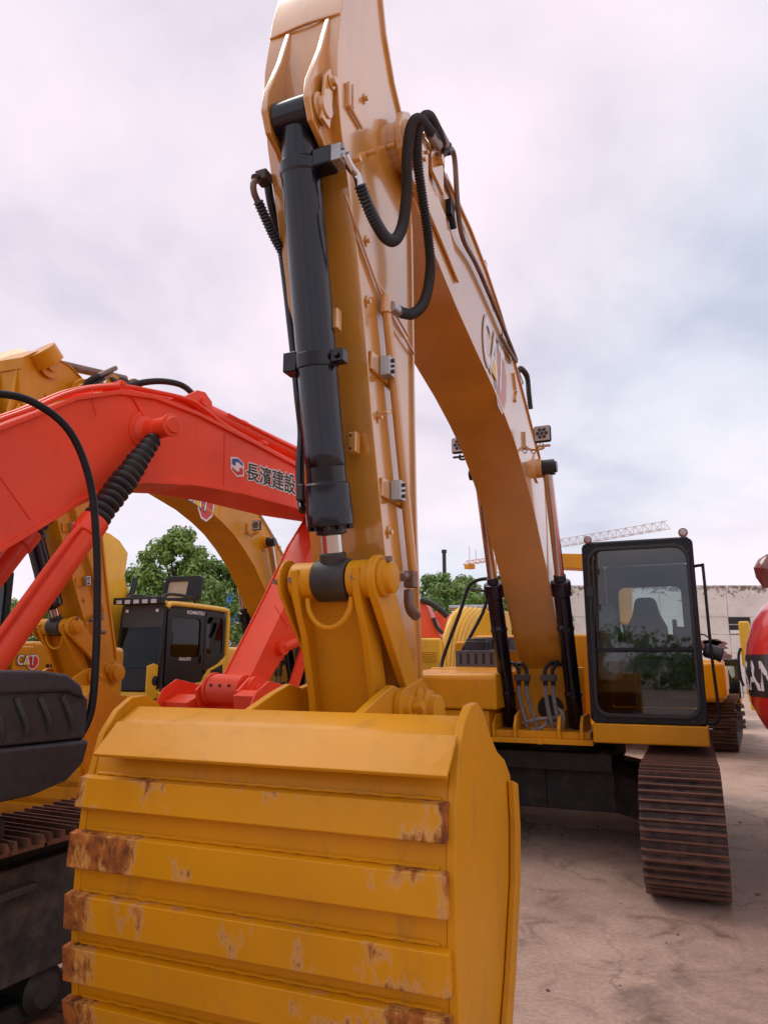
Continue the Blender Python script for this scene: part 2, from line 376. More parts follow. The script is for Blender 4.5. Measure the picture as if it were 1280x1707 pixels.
def text_mesh(txt, offset=0.0):
    cu = bpy.data.curves.new('t', 'FONT'); cu.body = txt; cu.size = 1; cu.offset = offset; cu.resolution_u = 4
    o = bpy.data.objects.new('t', cu); col.objects.link(o)
    dg = bpy.context.evaluated_depsgraph_get(); me = bpy.data.meshes.new_from_object(o.evaluated_get(dg))
    bpy.data.objects.remove(o)
    vs = [v.co.copy() for v in me.vertices]; fs = [list(p.vertices) for p in me.polygons]
    bpy.data.meshes.remove(me)
    if not vs: return [], [], (0, 1, 0, 1)
    xs = [v.x for v in vs]; ys = [v.y for v in vs]
    return vs, fs, (min(xs), max(xs), min(ys), max(ys))
def decal_text(name, txt, mapf, mat, parent, offset=0.0, pad=0.0):
    """mapf(u, v) with u, v in 0..1 gives the point on the surface"""
    vs, fs, (a, b, c, d) = text_mesh(txt, offset)
    if pad: a += pad; b -= pad; c += pad; d -= pad
    mb = MB(); mb.add([mapf((v.x - a) / (b - a), (v.y - c) / (d - c)) for v in vs], fs)
    return mb.build(name, mat, parent, recalc=False)
def decal_halo(name, txt, mapf, mat, parent, sh):
    vs, fs, (a, b, c, d) = text_mesh(txt, 0.0); mb = MB()
    for k in range(12):
        an = k * math.pi / 6; ox, oy = sh * math.cos(an), sh * math.sin(an)
        mb.add([mapf((v.x + ox - a) / (b - a), (v.y + oy - c) / (d - c), .0001 * k) for v in vs], fs)
    return mb.build(name, mat, parent, recalc=False)
def quadmap(p00, p10, p01, p11):
    p00, p10, p01, p11 = map(Vector, (p00, p10, p01, p11))
    return lambda u, v: p00 * (1 - u) * (1 - v) + p10 * u * (1 - v) + p01 * (1 - u) * v + p11 * u * v
def logo(parent, mapf, eps, sky_washed=False):  # the paler variant has sky reflection painted into the logo colours
    """three letters over a red hexagon with a small triangle; mapf(u,v,lift)"""
    m = lambda l: (lambda u, v: mapf(u, v, l))
    hx = [(0.62, 0.75), (0.62, -0.02), (0.78, -0.32), (0.98, -0.32), (1.16, 0.05), (1.16, 0.55), (1.0, 0.95), (0.78, 0.95)]
    def flat(poly, l, name, mt):
        MB().add([mapf(u, v, l) for u, v in poly], [list(range(len(poly)))]).build(name, mt, parent, recalc=False)
    big = [(0.89 + (u - 0.89) * 1.18, 0.3 + (v - 0.3) * 1.16) for u, v in hx]
    flat(big, eps, 'logo_border', M['decal_grey'] if sky_washed else M['white'])
    flat(hx, eps * 2, 'logo_hexagon', M['decal_pink'] if sky_washed else M['decal_red'])
    decal_text('logo_outline', 'CAT', m(eps * 3), M['decal_grey'] if sky_washed else M['decal_black'], parent, 0.045, 0.045)
    decal_text('logo_letters', 'CAT', m(eps * 4), M['white'], parent, 0.012)
    flat([(0.36, 0.02), (0.66, 0.02), (0.51, 0.42)], eps * 5, 'logo_triangle', M['decal_yellow'])

# ------------------------------------------------------------------ ground
def ground_material():
    m, t, b = mat_base('yard_concrete')
    tcn = N(t, 'ShaderNodeTexCoord')
    def nz(sc, det, dist=0.0, ro=0.6):
        n = N(t, 'ShaderNodeTexNoise', i_Scale=sc, i_Detail=det, i_Roughness=ro, i_Distortion=dist); L(t, tcn.outputs['Object'], n.inputs[0]); return n
    a = nz(0.35, 6, 0.3); r_a = ramp(t, [(0.32, (0.43, 0.280, 0.215)), (0.5, (0.54, 0.375, 0.290)), (0.68, (0.62, 0.47, 0.375))]); L(t, a.outputs[0], r_a.inputs[0])
    c = nz(2.6, 10, 0.8, 0.68); r_c = ramp(t, [(0.32, (0.50, 0.46, 0.43)), (0.45, (0.90, 0.88, 0.86)), (0.60, (1.04, 1.03, 1.02)), (0.72, (1.22, 1.22, 1.22))]); L(t, c.outputs[0], r_c.inputs[0])
    mu = N(t, 'ShaderNodeMix', data_type='RGBA', blend_type='MULTIPLY', i_0=1.0); L(t, r_a.outputs[0], mu.inputs[6]); L(t, r_c.outputs[0], mu.inputs[7])
    g = nz(38, 5); r_g = ramp(t, [(0.3, 0.78), (0.7, 1.12)]); L(t, g.outputs[0], r_g.inputs[0])
    mu2 = N(t, 'ShaderNodeMix', data_type='RGBA', blend_type='MULTIPLY', i_0=1.0); L(t, mu.outputs[2], mu2.inputs[6]); L(t, r_g.outputs[0], mu2.inputs[7])
    # oily stains
    st = nz(0.8, 8, 1.2, 0.62); r_s = ramp(t, [(0.57, 0.0), (0.68, 0.6)]); L(t, st.outputs[0], r_s.inputs[0])
    m3 = N(t, 'ShaderNodeMix', data_type='RGBA'); L(t, r_s.outputs[0], m3.inputs[0]); L(t, mu2.outputs[2], m3.inputs[6]); m3.inputs[7].default_value = (0.12, 0.085, 0.07, 1)
    # cracks
    wv = nz(1.3, 6); vm = N(t, 'ShaderNodeVectorMath', operation='SCALE', i_3=0.9); L(t, wv.outputs[1], vm.inputs[0])
    va = N(t, 'ShaderNodeVectorMath', operation='ADD'); L(t, tcn.outputs['Object'], va.inputs[0]); L(t, vm.outputs[0], va.inputs[1])
    vo = N(t, 'ShaderNodeTexVoronoi', feature='DISTANCE_TO_EDGE', i_Scale=0.45); L(t, va.outputs[0], vo.inputs[0])
    r_v = ramp(t, [(0.0, 1.0), (0.010, 0.0)]); L(t, vo.outputs[0], r_v.inputs[0])
    msk = N(t, 'ShaderNodeMath', operation='MULTIPLY'); cm = ramp(t, [(0.42, 0.0), (0.56, 0.8)]); L(t, a.outputs[0], cm.inputs[0])
    L(t, r_v.outputs[0], msk.inputs[0]); L(t, cm.outputs[0], msk.inputs[1])
    m4 = N(t, 'ShaderNodeMix', data_type='RGBA'); L(t, msk.outputs[0], m4.inputs[0]); L(t, m3.outputs[2], m4.inputs[6]); m4.inputs[7].default_value = (0.09, 0.06, 0.05, 1)
    L(t, m4.outputs[2], b.inputs['Base Color'])
    rr = ramp(t, [(0.35, 0.55), (0.65, 0.9)]); L(t, c.outputs[0], rr.inputs[0]); L(t, rr.outputs[0], b.inputs['Roughness'])
    bp = N(t, 'ShaderNodeBump', i_Strength=0.5, i_Distance=0.012)
    ad = N(t, 'ShaderNodeMath', operation='ADD'); L(t, g.outputs[0], ad.inputs[0]); L(t, c.outputs[0], ad.inputs[1])
    sb = N(t, 'ShaderNodeMath', operation='SUBTRACT'); L(t, ad.outputs[0], sb.inputs[0]); L(t, msk.outputs[0], sb.inputs[1])
    L(t, sb.outputs[0], bp.inputs['Height']); L(t, bp.outputs[0], b.inputs['Normal'])
    return m
g = MB(); g.add([(-900, -900, 0), (900, -900, 0), (900, 900, 0), (-900, 900, 0)], [(0, 1, 2, 3)])
tag(g.build('ground', ground_material()), kind='structure')

# small stones and grit lying on the yard
gm = plain('grit', (0.20, 0.13, 0.10), 0.9, scale=20)
gb = MB(); rs = random.Random(3)
for i in range(70):
    x = rs.uniform(0.3, 4.0); y = rs.uniform(2.2, 9.0); r = rs.choice([0.003, 0.004, 0.005, 0.009])
    q = Matrix.Rotation(rs.uniform(0, 6.28), 3, 'Z'); gb.box((x, y, r * 0.4), (r * 2, r * rs.uniform(1, 3), r * 1.2), q)
tag(gb.build('grit', gm), 'small brown stones and crumbs of dirt scattered on the concrete yard', 'grit', kind='stuff')

# ------------------------------------------------------------------ main excavator
FM = Frame(1.769, 7.749, 22.5)
P = FM.onx
G_CAT = None
# shared pieces -------------------------------------------------
def shoe_mesh(wd=0.56, pitch=0.176):
    mb = MB(); h = 0.012
    prof = [(-pitch * .57, 0), (-pitch * .57, .016), (-pitch * .44, .016), (-pitch * .42, .052), (-pitch * .36, .052), (-pitch * .32, .014), (-pitch * .06, .014), (-pitch * .04, .048), (pitch * .02, .048), (pitch * .06, .014),
            (pitch * .30, .014), (pitch * .32, .052), (pitch * .38, .052), (pitch * .52, .006), (pitch * .52, 0)]
    mb.prism(prof, -wd / 2, wd / 2)
    for sx in (-0.055, 0.055):
        for yy in (-pitch * .2, pitch * .19): mb.cyl((sx, yy, .012), (sx, yy, .024), .014, n=6)
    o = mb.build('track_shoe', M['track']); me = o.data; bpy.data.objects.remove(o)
    mb = MB(); mb.box((0, 0, 0.02), (0.06, 0.05, 0.004))
    return me
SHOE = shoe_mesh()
SHOE_B = SHOE.copy(); SHOE_B.materials.clear(); SHOE_B.materials.append(M['track_brown'])
def track(root, X, y0=-1.72, y1=1.75, r=0.40, zc=0.47, shoe=SHOE, ft=0.0, fm='frame_dark', sign=1, detail=True, name='track', n=None):
    """closed loop: front idler at y0, rear sprocket at y1"""
    t = MB()
    for s in (-1, 1):                                           # link rails
        xx = X + s * 0.06
        out = []
        for i in range(13): a = math.pi / 2 + math.pi * i / 12; out.append((y0 + (r - .03) * math.cos(a), zc + (r - .03) * math.sin(a)))
        for i in range(13): a = -math.pi / 2 + math.pi * i / 12; out.append((y1 + (r - .03) * math.cos(a), zc + (r - .03) * math.sin(a)))
        inn = [(y0 + (p[0] - y0) * .78 if p[0] < 0 else y1 + (p[0] - y1) * .78, zc + (p[1] - zc) * .78) for p in out]
        for i in range(len(out)):
            j = (i + 1) % len(out)
            t.prism([out[i], out[j], inn[j], inn[i]], xx - .02, xx + .02)
    tr = t.build(name, M['grime_hole_shade'], root)
    Ls = y1 - y0; per = 2 * Ls + 2 * math.pi * r; cnt = n or int(per / 0.176)
    for i in range(cnt):
        d = per * (i + 0.5) / cnt
        if d < Ls: y, z, a = y0 + d, zc + r, 0.0
        elif d < Ls + math.pi * r: u = (d - Ls) / r; y, z, a = y1 + r * math.sin(u), zc + r * math.cos(u), -u
        elif d < 2 * Ls + math.pi * r: y, z, a = y1 - (d - Ls - math.pi * r), zc - r, math.pi
        else: u = (d - 2 * Ls - math.pi * r) / r; y, z, a = y0 - r * math.sin(u), zc - r * math.cos(u), math.pi - u
        if a == 0.0 and z > zc: z -= 0.018 * math.sin(math.pi * min(max((y - y0) / Ls, 0), 1))
        o = bpy.data.objects.new('track_shoe', shoe); col.objects.link(o); o.parent = tr
        o.location = (X, y, z); o.rotation_euler = (a + rs.uniform(-.012, .012), 0, 0)
    f = MB(); f.prism([(y0 + .25, zc - .17), (y0 + .25, zc + .12 + ft), (y1 - .3, zc + .20 + ft), (y1 - .1, zc + .05), (y1 - .3, zc - .17)], X - .16, X + .16)
    f.prism([(y0 + .5, zc + .14), (y1 - .6, zc + .235), (y1 - .6, zc + .20), (y0 + .5, zc + .1)], X - .2, X + .2)
    f.build('track_frame', M[fm], root, bevel=.01)
    idl = MB(); idl.lathe((X - .09, y0, zc), (1, 0, 0), [(0, .24), (.02, .33), (.06, .345), (.12, .345), (.16, .33), (.18, .24)], 32); idl.cyl((X - .2, y0, zc), (X + .2, y0, zc), .09)
    idl.build('idler_wheel', M['cast'], root)
    sp = MB(); k = 21; pts = []
    for i in range(k * 2): a = math.pi * i / k; rr = .35 if i % 2 else .29; pts.append((y1 + rr * math.cos(a), zc + rr * math.sin(a)))
    sp.prism(pts, X - .03, X + .03); sp.lathe((X + sign * .02, y1, zc), (sign, 0, 0), [(0, .26), (.12, .25), (.17, .19), (.18, .02)], 28)
    sp.build('sprocket', M['cast'], root)
    for i in range(7):
        yy = y0 + .5 + i * (Ls - .95) / 6
        ro = MB(); ro.lathe((X - .13, yy, zc - .27), (1, 0, 0), [(0, .07), (.03, .105), (.06, .08), (.2, .08), (.23, .105), (.26, .07)], 18); ro.build('track_roller', M['cast'], root)
    return tr
def bolt(mb, p, ax, r=.016, h=.014):
    p = Vector(p); mb.cyl(p, p + Vector(ax) * h, r, n=6)

def main_excavator():
    root = root_at('excavator', FM, 'gold crawler excavator in the foreground with black bucket cylinder and scraped bucket towards the camera', 'excavator', 'parked crawler excavators')
    BY, YP, BK = M['boom_yellow'], M['yellow'], M['black_paint']
    # ---- boom
    low = [(-.28, 1.50), (-.57, 1.64), (-.80, 1.90), (-1.09, 2.24), (-1.34, 2.50), (-1.60, 2.74), (-1.88, 2.99), (-2.2, 3.20), (-2.5, 3.36), (-2.8, 3.47), (-3.15, 3.57), (-3.57, 3.66), (-4.0, 3.76), (-4.4, 3.88), (-4.75, 4.02)]
    up = [(-.10, 1.72), (-.20, 2.02), (-.33, 2.36), (-.54, 2.72), (-.80, 3.06), (-1.12, 3.32), (-1.5, 3.56), (-1.84, 3.76), (-2.15, 3.94), (-2.48, 4.12), (-2.85, 4.29), (-3.25, 4.42), (-3.65, 4.50), (-4.12, 4.53), (-4.75, 4.45)]
    b = MB(); b.strip(up, low, -.19, .19)
    boom = b.build('boom', BY, root, bevel=.008)
    for s in (-1, 1):                                            # side plates stand a little proud, top and bottom plates between
        c = MB(); o2 = [(p[0], p[1] + .012) for p in up]; l2 = [(p[0], p[1] - .006) for p in low]
        c.strip(o2, l2, s * .192, s * .212); c.build('boom_side_plate', BY, boom, bevel=.004)
    c = MB(); c.strip([(p[0], p[1] + .006) for p in up], [(p[0], p[1] - .016) for p in up], -.225, .225); c.build('boom_top_plate', BY, boom, bevel=.004)
    c = MB(); c.strip([(p[0], p[1] + .016) for p in low], [(p[0], p[1] - .010) for p in low], -.218, .218); c.build('boom_bottom_plate', BY, boom, bevel=.004)
    for s in (-1, 1):                                            # nose fork and foot
        c = MB(); c.prism([(-4.60, 4.44), (-4.60, 4.00), (-4.78, 4.03), (-4.9, 4.05), (-4.99, 4.12), (-5.02, 4.22), (-4.98, 4.33), (-4.9, 4.39)], s * .214, s * .25)
        c.build('boom_fork', BY, boom, bevel=.008)
        c = MB(); c.prism([(-.62, 1.66), (-.35, 1.40), (-.2, 1.36), (-.06, 1.42), (-.02, 1.55), (-.1, 1.75)], s * .20, s * .24); c.build('boom_foot', BY, boom, bevel=.008)
    c = MB()
    c.lathe((-.30, -4.87, 4.22), (1, 0, 0), [(0, .09), (.01, .115), (.05, .12), (.55, .12), (.59, .115), (.60, .09)], 32)
    for a in range(6): bolt(c, (.30, -4.87 + .08 * math.cos(a * 1.047), 4.22 + .08 * math.sin(a * 1.047)), (1, 0, 0), .012)
    c.build('boom_nose_pin', BY, boom, bevel=.004)
    # seams and lugs on the side plate
    c = MB()
    for y, z0, z1 in ((-2.78, 3.50, 4.28), (-1.2, 2.42, 3.36)): c.tube([(.2125, y - .06, z0), (.2125, y, (z0 + z1) / 2), (.2125, y - .02, z1)], .005, 6)
    c.build('weld_seam', BY, boom)
    c = MB(); c.box((.218, -2.42, 3.88), (.02, .03, .14), Matrix.Rotation(R(25), 3, 'X')); c.box((.218, -2.40, 3.76), (.02, .03, .12), Matrix.Rotation(R(-35), 3, 'X')); c.build('step_lug', BY, boom, bevel=.003)
    # step shaped side rib near the nose
    c = MB(); c.prism([(-4.70, 4.30), (-4.25, 4.22), (-4.0, 4.02), (-4.0, 3.92), (-4.3, 4.0), (-4.72, 4.1)], .214, .232); c.build('nose_rib', BY, boom, bevel=.005)
    # boom side logo
    q = quadmap((.2135, -3.42, 3.70), (.2135, -2.86, 3.60), (.2135, -3.36, 4.06), (.2135, -2.78, 3.96))
    def lm(u, v, l):
        p = q(u, v); p.x += l; return p
    logo(boom, lm, .0015, True)  # paler colours imitate the sky reflected on this side
    # cylinder pin across the boom
    c = MB(); c.cyl((-.27, -1.62, 3.36), (.27, -1.62, 3.36), .085, n=28); c.build('cylinder_boss', BY, boom, bevel=.006)
    for s in (-1, 1):
        c = MB(); c.lathe((s * .2125, -1.62, 3.36), (s, 0, 0), [(0, .135), (.012, .13), (.013, .1)], 28); c.build('boss_ring', BY, boom)
    # boom top pipes
    for x, dz in ((.19, .05), (.13, .05), (-.13, .05)):
        c = MB(); pts = [(x, p[0], p[1] + dz) for p in up[3:14]]; c.tube(pts, .017, 8, 3)
        pp = c.build('boom_pipe', M['brownsteel'] if x == .19 else BY, boom)
    c = MB()
    for i in (5, 8, 11):
        p = up[i]; c.box((.02, p[0], p[1] + .035), (.40, .05, .05))
    c.build('pipe_clamp', BY, boom, bevel=.004)
    # steel pipes rising from the nose
    c = MB()
    c.tube([P(1112 * .39 + 400, 560, .24), P(860, 600, .24), P(800, 455, .24), P(768, 385, .25), P(757, 262, .27), P(745, 250, .27)], .016, 8)
    c.tube([P(820, 520, .20), P(775, 395, .2), P(740, 300, .22), P(737, 268, .25), P(728, 258, .26)], .014, 8)
    c.build('nose_pipe', M['brownsteel'], boom)
    c = MB()
    c.box(P(742, 246, .27), (.05, .09, .05)); c.box(P(730, 232, .27), (.04, .07, .035)); c.cyl(P(735, 262, .25), P(748, 240, .29), .022, n=8)
    c.build('pipe_coupling', M['cast'], boom, bevel=.004)
    c = MB(); c.box(P(748, 350, .22), (.05, .08, .1)); c.cyl(P(752, 360, .24), P(756, 382, .24), .02); c.build('pipe_block', M['black'], boom, bevel=.004)
    c = MB(); c.prism([(-4.55, 4.30), (-4.35, 4.28), (-4.35, 4.44), (-4.42, 4.60), (-4.52, 4.60), (-4.58, 4.45)], .235, .255); c.cyl((.25, -4.46, 4.42), (.29, -4.46, 4.42), .03, n=10); c.build('hose_bracket', BY, boom, bevel=.004)
    # black loop hose half way along the boom top
    c = MB(); c.ribbed([P(868, 640, .2), P(862, 622, .2), P(868, 615, .22), P(878, 628, .22), P(881, 655, .22), P(884, 682, .22)], .022, .02); c.build('loop_hose', M['rubber'], boom)
    # ---- floodlights
    for s in (1, -1):
        lx = s * (.37 if s > 0 else .33); ly, lz = -2.14, 3.505
        if s < 0: lz = 3.49
        a = MB(); a.tube([(s * .214, ly + .03, lz - .06), (s * .27, ly, lz - .12), (lx, ly, lz - .12), (lx, ly, lz - .08)], .009, 6); a.box((s * .222, ly + .03, lz - .03), (.02, .06, .14)); a.box((lx, ly, lz - .10), (.12, .03, .012))
        br = a.build('lamp_bracket', BY if s > 0 else M['black'], boom)
        a = MB(); a.box((lx, ly, lz), (.140, .05, .140)); fl = a.build('floodlight', M['black'], boom, bevel=.018)
        a = MB(); a.box((lx, ly - .0265, lz), (.122, .004, .122)); a.build('lamp_glass', M['lens'], fl, bevel=.012)
        a = MB()
        for k in range(7):
            an = k * math.pi / 3; rr = 0 if k == 6 else .034
            a.lathe((lx + rr * math.cos(an), ly - .0288, lz + rr * math.sin(an)), (0, -1, 0), [(0, .0155), (.003, .014), (.0035, .006)], 12)
        a.build('lamp_diode', M['cast'], fl)
        a = MB(); a.tube([(lx - s * .02, ly + .02, lz - .06), (lx - s * .08, ly + .02, lz - .15), (s * .25, ly + .03, lz - .1), (s * .215, ly + .06, lz - .13)], .004, 5); a.build('lamp_cable', M['rubber'], fl)
    # ---- boom cylinders
    for s in (-1, 1):
        x = s * .31; foot = Vector((x, -.62, 1.05)); top = Vector((x, -1.02, 2.47)); eye = Vector((x, -1.62, 3.36))
        d = (top - foot).normalized(); eye2 = eye
        # barrel axis aims at the rod eye
        ax = (eye - foot).normalized()
        tt = foot + ax * (top - foot).length
        a = MB(); a.lathe(foot, ax, [(-.02, .06), (.05, .07), (.06, .072), (1.33, .072), (1.34, .088), (1.44, .092), (1.47, .088), (1.48, .06)], 24)
        a.cyl((x - .06, -.62, 1.05), (x + .06, -.62, 1.05), .075)
        cy = a.build('boom_cylinder', BK, root, bevel=.003)
        a = MB(); a.cyl(foot + ax * 1.40, eye - ax * .05, .043, n=20); a.build('cylinder_rod', M['chrome'], cy)
        a = MB(); a.cyl(foot + ax * 1.47, foot + ax * 1.53, .055, n=20); a.cyl((x - .05, eye.y, eye.z), (x + .065, eye.y, eye.z), .07, n=24); a.cyl((x + s * .06, eye.y, eye.z), (x + s * .085, eye.y, eye.z), .05, n=16); a.build('rod_eye', M['rubber'], cy, bevel=.004)
        a = MB(); off = Vector((-s * .02, -.085, 0)); a.tube([foot + off + ax * .1, foot + off + ax * .7, foot + off + ax * 1.25, foot + ax * 1.36 + off * .7], .014, 8); a.build('cylinder_pipe', BK, cy)
        a = MB()
        for h in (.35, 1.0): a.cyl(foot + ax * h, foot + ax * (h + .035), .08, n=20); a.box(foot + ax * (h + .02) + off, (.05, .05, .035))
        a.build('cylinder_band', BK, cy, bevel=.003)
    # ---- stick (arm)
    fr = [(-4.98, 5.55), (-5.22, 5.25), (-5.42, 4.80), (-5.50, 4.50), (-5.545, 4.20), (-5.54, 4.05), (-5.50, 3.86), (-5.41, 3.60), (-5.32, 3.34), (-5.24, 3.02), (-5.17, 2.70), (-5.10, 2.44), (-5.04, 2.20), (-4.96, 1.92), (-4.895, 1.68), (-4.87, 1.5)]
    bk = [(-4.70, 5.62), (-5.00, 5.28), (-5.10, 4.95), (-5.04, 4.74), (-4.93, 4.55), (-4.80, 4.42), (-4.73, 4.25), (-4.70, 4.0), (-4.69, 3.7), (-4.685, 3.3), (-4.68, 2.9), (-4.67, 2.5), (-4.655, 2.2), (-4.63, 1.9), (-4.61, 1.68), (-4.60, 1.5)]
    a = MB(); a.strip(fr, bk, -.15, .15); arm = a.build('stick', BY, root, bevel=.006)
    for s in (-1, 1):
        a = MB(); a.strip(fr, bk, s * .152, s * .170); a.build('stick_side_plate', BY, arm, bevel=.003)
    a = MB(); a.strip([(p[0] - .010, p[1]) for p in fr], [(p[0] + .010, p[1]) for p in fr], -.176, .176); a.build('stick_front_plate', BY, arm, bevel=.004)
    a = MB(); a.strip([(p[0] - .008, p[1]) for p in bk], [(p[0] + .014, p[1]) for p in bk], -.185, .185); a.build('stick_back_plate', BY, arm, bevel=.004)
    a = MB(); a.tube([(-.17, -5.525, 4.40), (0, -5.535, 4.40), (.17, -5.525, 4.40)], .007, 6); a.build('weld_bead', BY, arm)
    a = MB(); a.tube([P(565 + 5, 140, .171), P(620, 50, .171)], .003, 5, smooth=False)
    # right face fittings
    def lugs(lst, X, name='diamond_lug'):
        for (px, py) in lst:
            c = Vector(P(px, py, X)); m = MB(); m.prism([(c.y, c.z + .03), (c.y - .013, c.z), (c.y, c.z - .03), (c.y + .013, c.z)], X, X + .006); m.cyl((X, c.y, c.z), (X + .02, c.y, c.z), .011, n=8); m.build(name, BY, arm)
    lugs([(610, 402), (611, 503), (647, 887), (607, 165)], .172)
    m = MB()
    for (px, py) in ((587, 268), (613, 256), (645, 245)):
        c = Vector(P(px, py, .172)); m.cyl(c, c + Vector((.04, 0, 0)), .012, n=10)
    m.build('threaded_boss', BY, arm)
    m = MB(); q = [P(581, 138, .18), P(581, 175, .18), P(603, 213, .18)]; m.tube(q, .009, 6, smooth=False); m.tube([P(588, 142, .18), P(588, 180, .18)], .006, 6, smooth=False); m.build('hose_guide', BY, arm)
    # small blocks on front face
    for (px, py) in ((583, 535), (603, 741)):
        y = -5.35 if py < 600 else -5.17
        c = FM.ony(px, py, y); c.x = .10 if py < 600 else .105
        m = MB(); m.box((c.x, y - .03, c.z), (.035, .045, .09)); o = m.build('mounting_block', BY, arm, bevel=.006)
        m = MB()
        for dz in (-.028, .028): m.cyl((c.x - .008, y - .0515, c.z + dz), (c.x - .008, y - .054, c.z + dz), .006, n=8)
        m.build('bolt_hole', M['grime_hole_shade'], arm)  # dark dots painted for the shade in the bolt holes
    # long pipe on the right face
    p1, p2 = P(643, 505, .205), P(688, 952, .205)
    m = MB(); m.tube([p1, p1.lerp(p2, .5), p2], .0215, 14, 3); m.cyl(p1 + Vector((0, 0, .03)), p1 - Vector((0, 0, .05)), .026, n=14); pipe = m.build('stick_pipe', BY, arm)
    m = MB(); m.tube([P(575, 325, .18), P(620, 450, .18), P(643, 495, .19), P(680, 560, .185)], .006, 6); m.tube([P(582, 345, .185), P(625, 465, .185), P(650, 520, .19), P(690, 590, .185)], .006, 6); m.build('grease_line', BY, arm)
    for (px, py, px2, py2) in ((615, 620, 655, 618), (633, 824, 673, 822)):
        A, B = P(px, py, .172), P(px2, py2, .172); zc = (A.z + B.z) / 2
        m = MB(); m.bb(.171, .186, A.y, B.y, zc - .042, zc + .042); o = m.build('clamp_plate', BY, arm, bevel=.004)
        B = P(px2 - 1, py2, .236); m = MB(); m.bb(.187, .236, B.y - .030, B.y + .030, zc - .045, zc + .045); cl = m.build('pipe_clamp', M['steel'], arm, bevel=.005)
        m = MB()
        for dz in (-.025, 0, .025): bolt(m, (.237, B.y - .004, zc + dz), (1, 0, 0), .009 if dz else .006, .01)
        m.build('clamp_bolt', M['cast'], arm)
    m = MB(); c = Vector(P(631, 690, .172)); m.cyl(c, c + Vector((.03, 0, 0)), .01, n=8); m.tube([c + Vector((.03, 0, 0)), c + Vector((.035, .03, .012)), P(652, 686, .2)], .008, 8); m.build('grease_elbow', BY, arm)
    lugs([(630, 695)], .172)
    m = MB(); a0 = P(688, 952, .21); m.box(P(684, 966, .215), (.05, .05, .075)); m.cyl(P(676, 960, .21), P(670, 962, .24), .02, n=8)
    m.build('pipe_union', M['brownsteel'], arm, bevel=.006)
    m = MB(); m.tube([P(682, 985, .22), P(682, 1005, .225), P(686, 1018, .23), P(693, 1026, .23)], .024, 12); m.build('pipe_elbow', M['brownsteel'], arm)
    # left face pipe clamps seen past the cylinder
    m = MB()
    for z in (2.93, 2.8): m.box((-.195, -5.02, z), (.04, .06, .05))
    m.tube([(-.195, -5.0, 3.3), (-.195, -5.0, 2.9), (-.195, -4.95, 2.4)], .018, 8)
    m.build('left_pipe', M['brownsteel'], arm, bevel=.004)
    # cylinder mounting ears
    for x0, x1 in ((-.094, -.064), (.098, .128)):
        m = MB(); m.prism([(-5.53, 4.40), (-5.60, 4.18), (-5.69, 3.96), (-5.70, 3.87), (-5.66, 3.79), (-5.58, 3.76), (-5.50, 3.70), (-5.46, 3.80)], x0, x1); e = m.build('cylinder_ear', BY, arm, bevel=.008)
    m = MB(); m.cyl((.129, -5.61, 3.875), (.143, -5.61, 3.875), .062, n=28); m.cyl((.138, -5.61, 3.875), (.168, -5.61, 3.875), .045, n=20)
    m.prism([(-5.645, 3.80), (-5.575, 3.80), (-5.54, 4.05), (-5.575, 4.09), (-5.62, 4.02)], .144, .160); m.cyl((.160, -5.575, 4.02), (.186, -5.575, 4.02), .020, n=6); m.cyl((.160, -5.575, 4.02), (.168, -5.575, 4.02), .03, n=16)
    m.build('pin_retainer', BY, arm, bevel=.004)
    # ---- bucket cylinder
    T0 = Vector((.018, -5.60, 3.875)); E0 = Vector((.016, -5.185, 2.02)); ax = (E0 - T0).normalized(); Lc = (E0 - T0).length
    m = MB(); m.lathe(T0, ax, [(.05, .064), (.10, .070), (.18, .076), (.19, .088), (.235, .088), (.24, .083), (1.37, .083), (1.375, .085), (1.43, .085), (1.435, .082), (1.50, .084), (1.505, .093), (1.60, .095), (1.605, .098), (1.675, .098), (1.68, .064), (1.71, .064), (1.715, .046)], 40)
    m.cyl(T0 + Vector((-.078, 0, 0)), T0 + Vector((.074, 0, 0)), .078, n=32)
    bc = m.build('bucket_cylinder', BK, root, bevel=.004)
    m = MB()
    for i in range(10):
        an = i * 2 * math.pi / 10; q = ax.to_track_quat('Z', 'Y').to_matrix(); o = q @ Vector((.084 * math.cos(an), .084 * math.sin(an), 0)); m.cyl(T0 + ax * 1.672 + o, T0 + ax * 1.693 + o, .012, n=6)
    m.build('gland_bolt', BK, bc)
    m = MB(); m.cyl(T0 + ax * 1.70, E0 - ax * .08, .045, n=28); m.build('cylinder_rod', M['chrome'], bc)
    m = MB(); m.cyl(E0 - ax * .115, E0 - ax * .05, .056, n=24); m.cyl(E0 + Vector((-.075, 0, 0)), E0 + Vector((.075, 0, 0)), .088, n=36); m.build('rod_eye', M['cast'], bc, bevel=.01)
    m = MB(); m.cyl(T0 + ax * .97, T0 + ax * 1.03, .088, n=36); m.box(T0 + ax * 1.0 + Vector((.106, -.01, 0)), (.055, .05, .055)); m.box(T0 + ax * 1.0 + Vector((-.105, -.01, 0)), (.06, .07, .085)); m.cyl(T0 + ax * 1.0 + Vector((.105, -.035, 0)), T0 + ax * 1.0 + Vector((.105, -.05, 0)), .014, n=8)
    m.build('cylinder_band', BK, bc, bevel=.004)
    # port and fitting to the right of barrel top
    m = MB(); A = T0 + ax * .205; m.box(A + Vector((.112, 0, 0)), (.09, .085, .085)); m.build('port_block', BK, bc, bevel=.012)
    m = MB(); m.box(A + Vector((.175, 0, .002)), (.045, .075, .075)); pf = m.build('port_flange', M['steel'], bc, bevel=.005)
    m = MB()
    for sy in (-.025, .025): m.cyl(A + Vector((.197, sy, -.02)), A + Vector((.21, sy, -.02)), .012, n=6); m.cyl(A + Vector((.197, sy, .022)), A + Vector((.21, sy, .022)), .012, n=6)
    m.build('flange_bolt', M['steel'], bc)
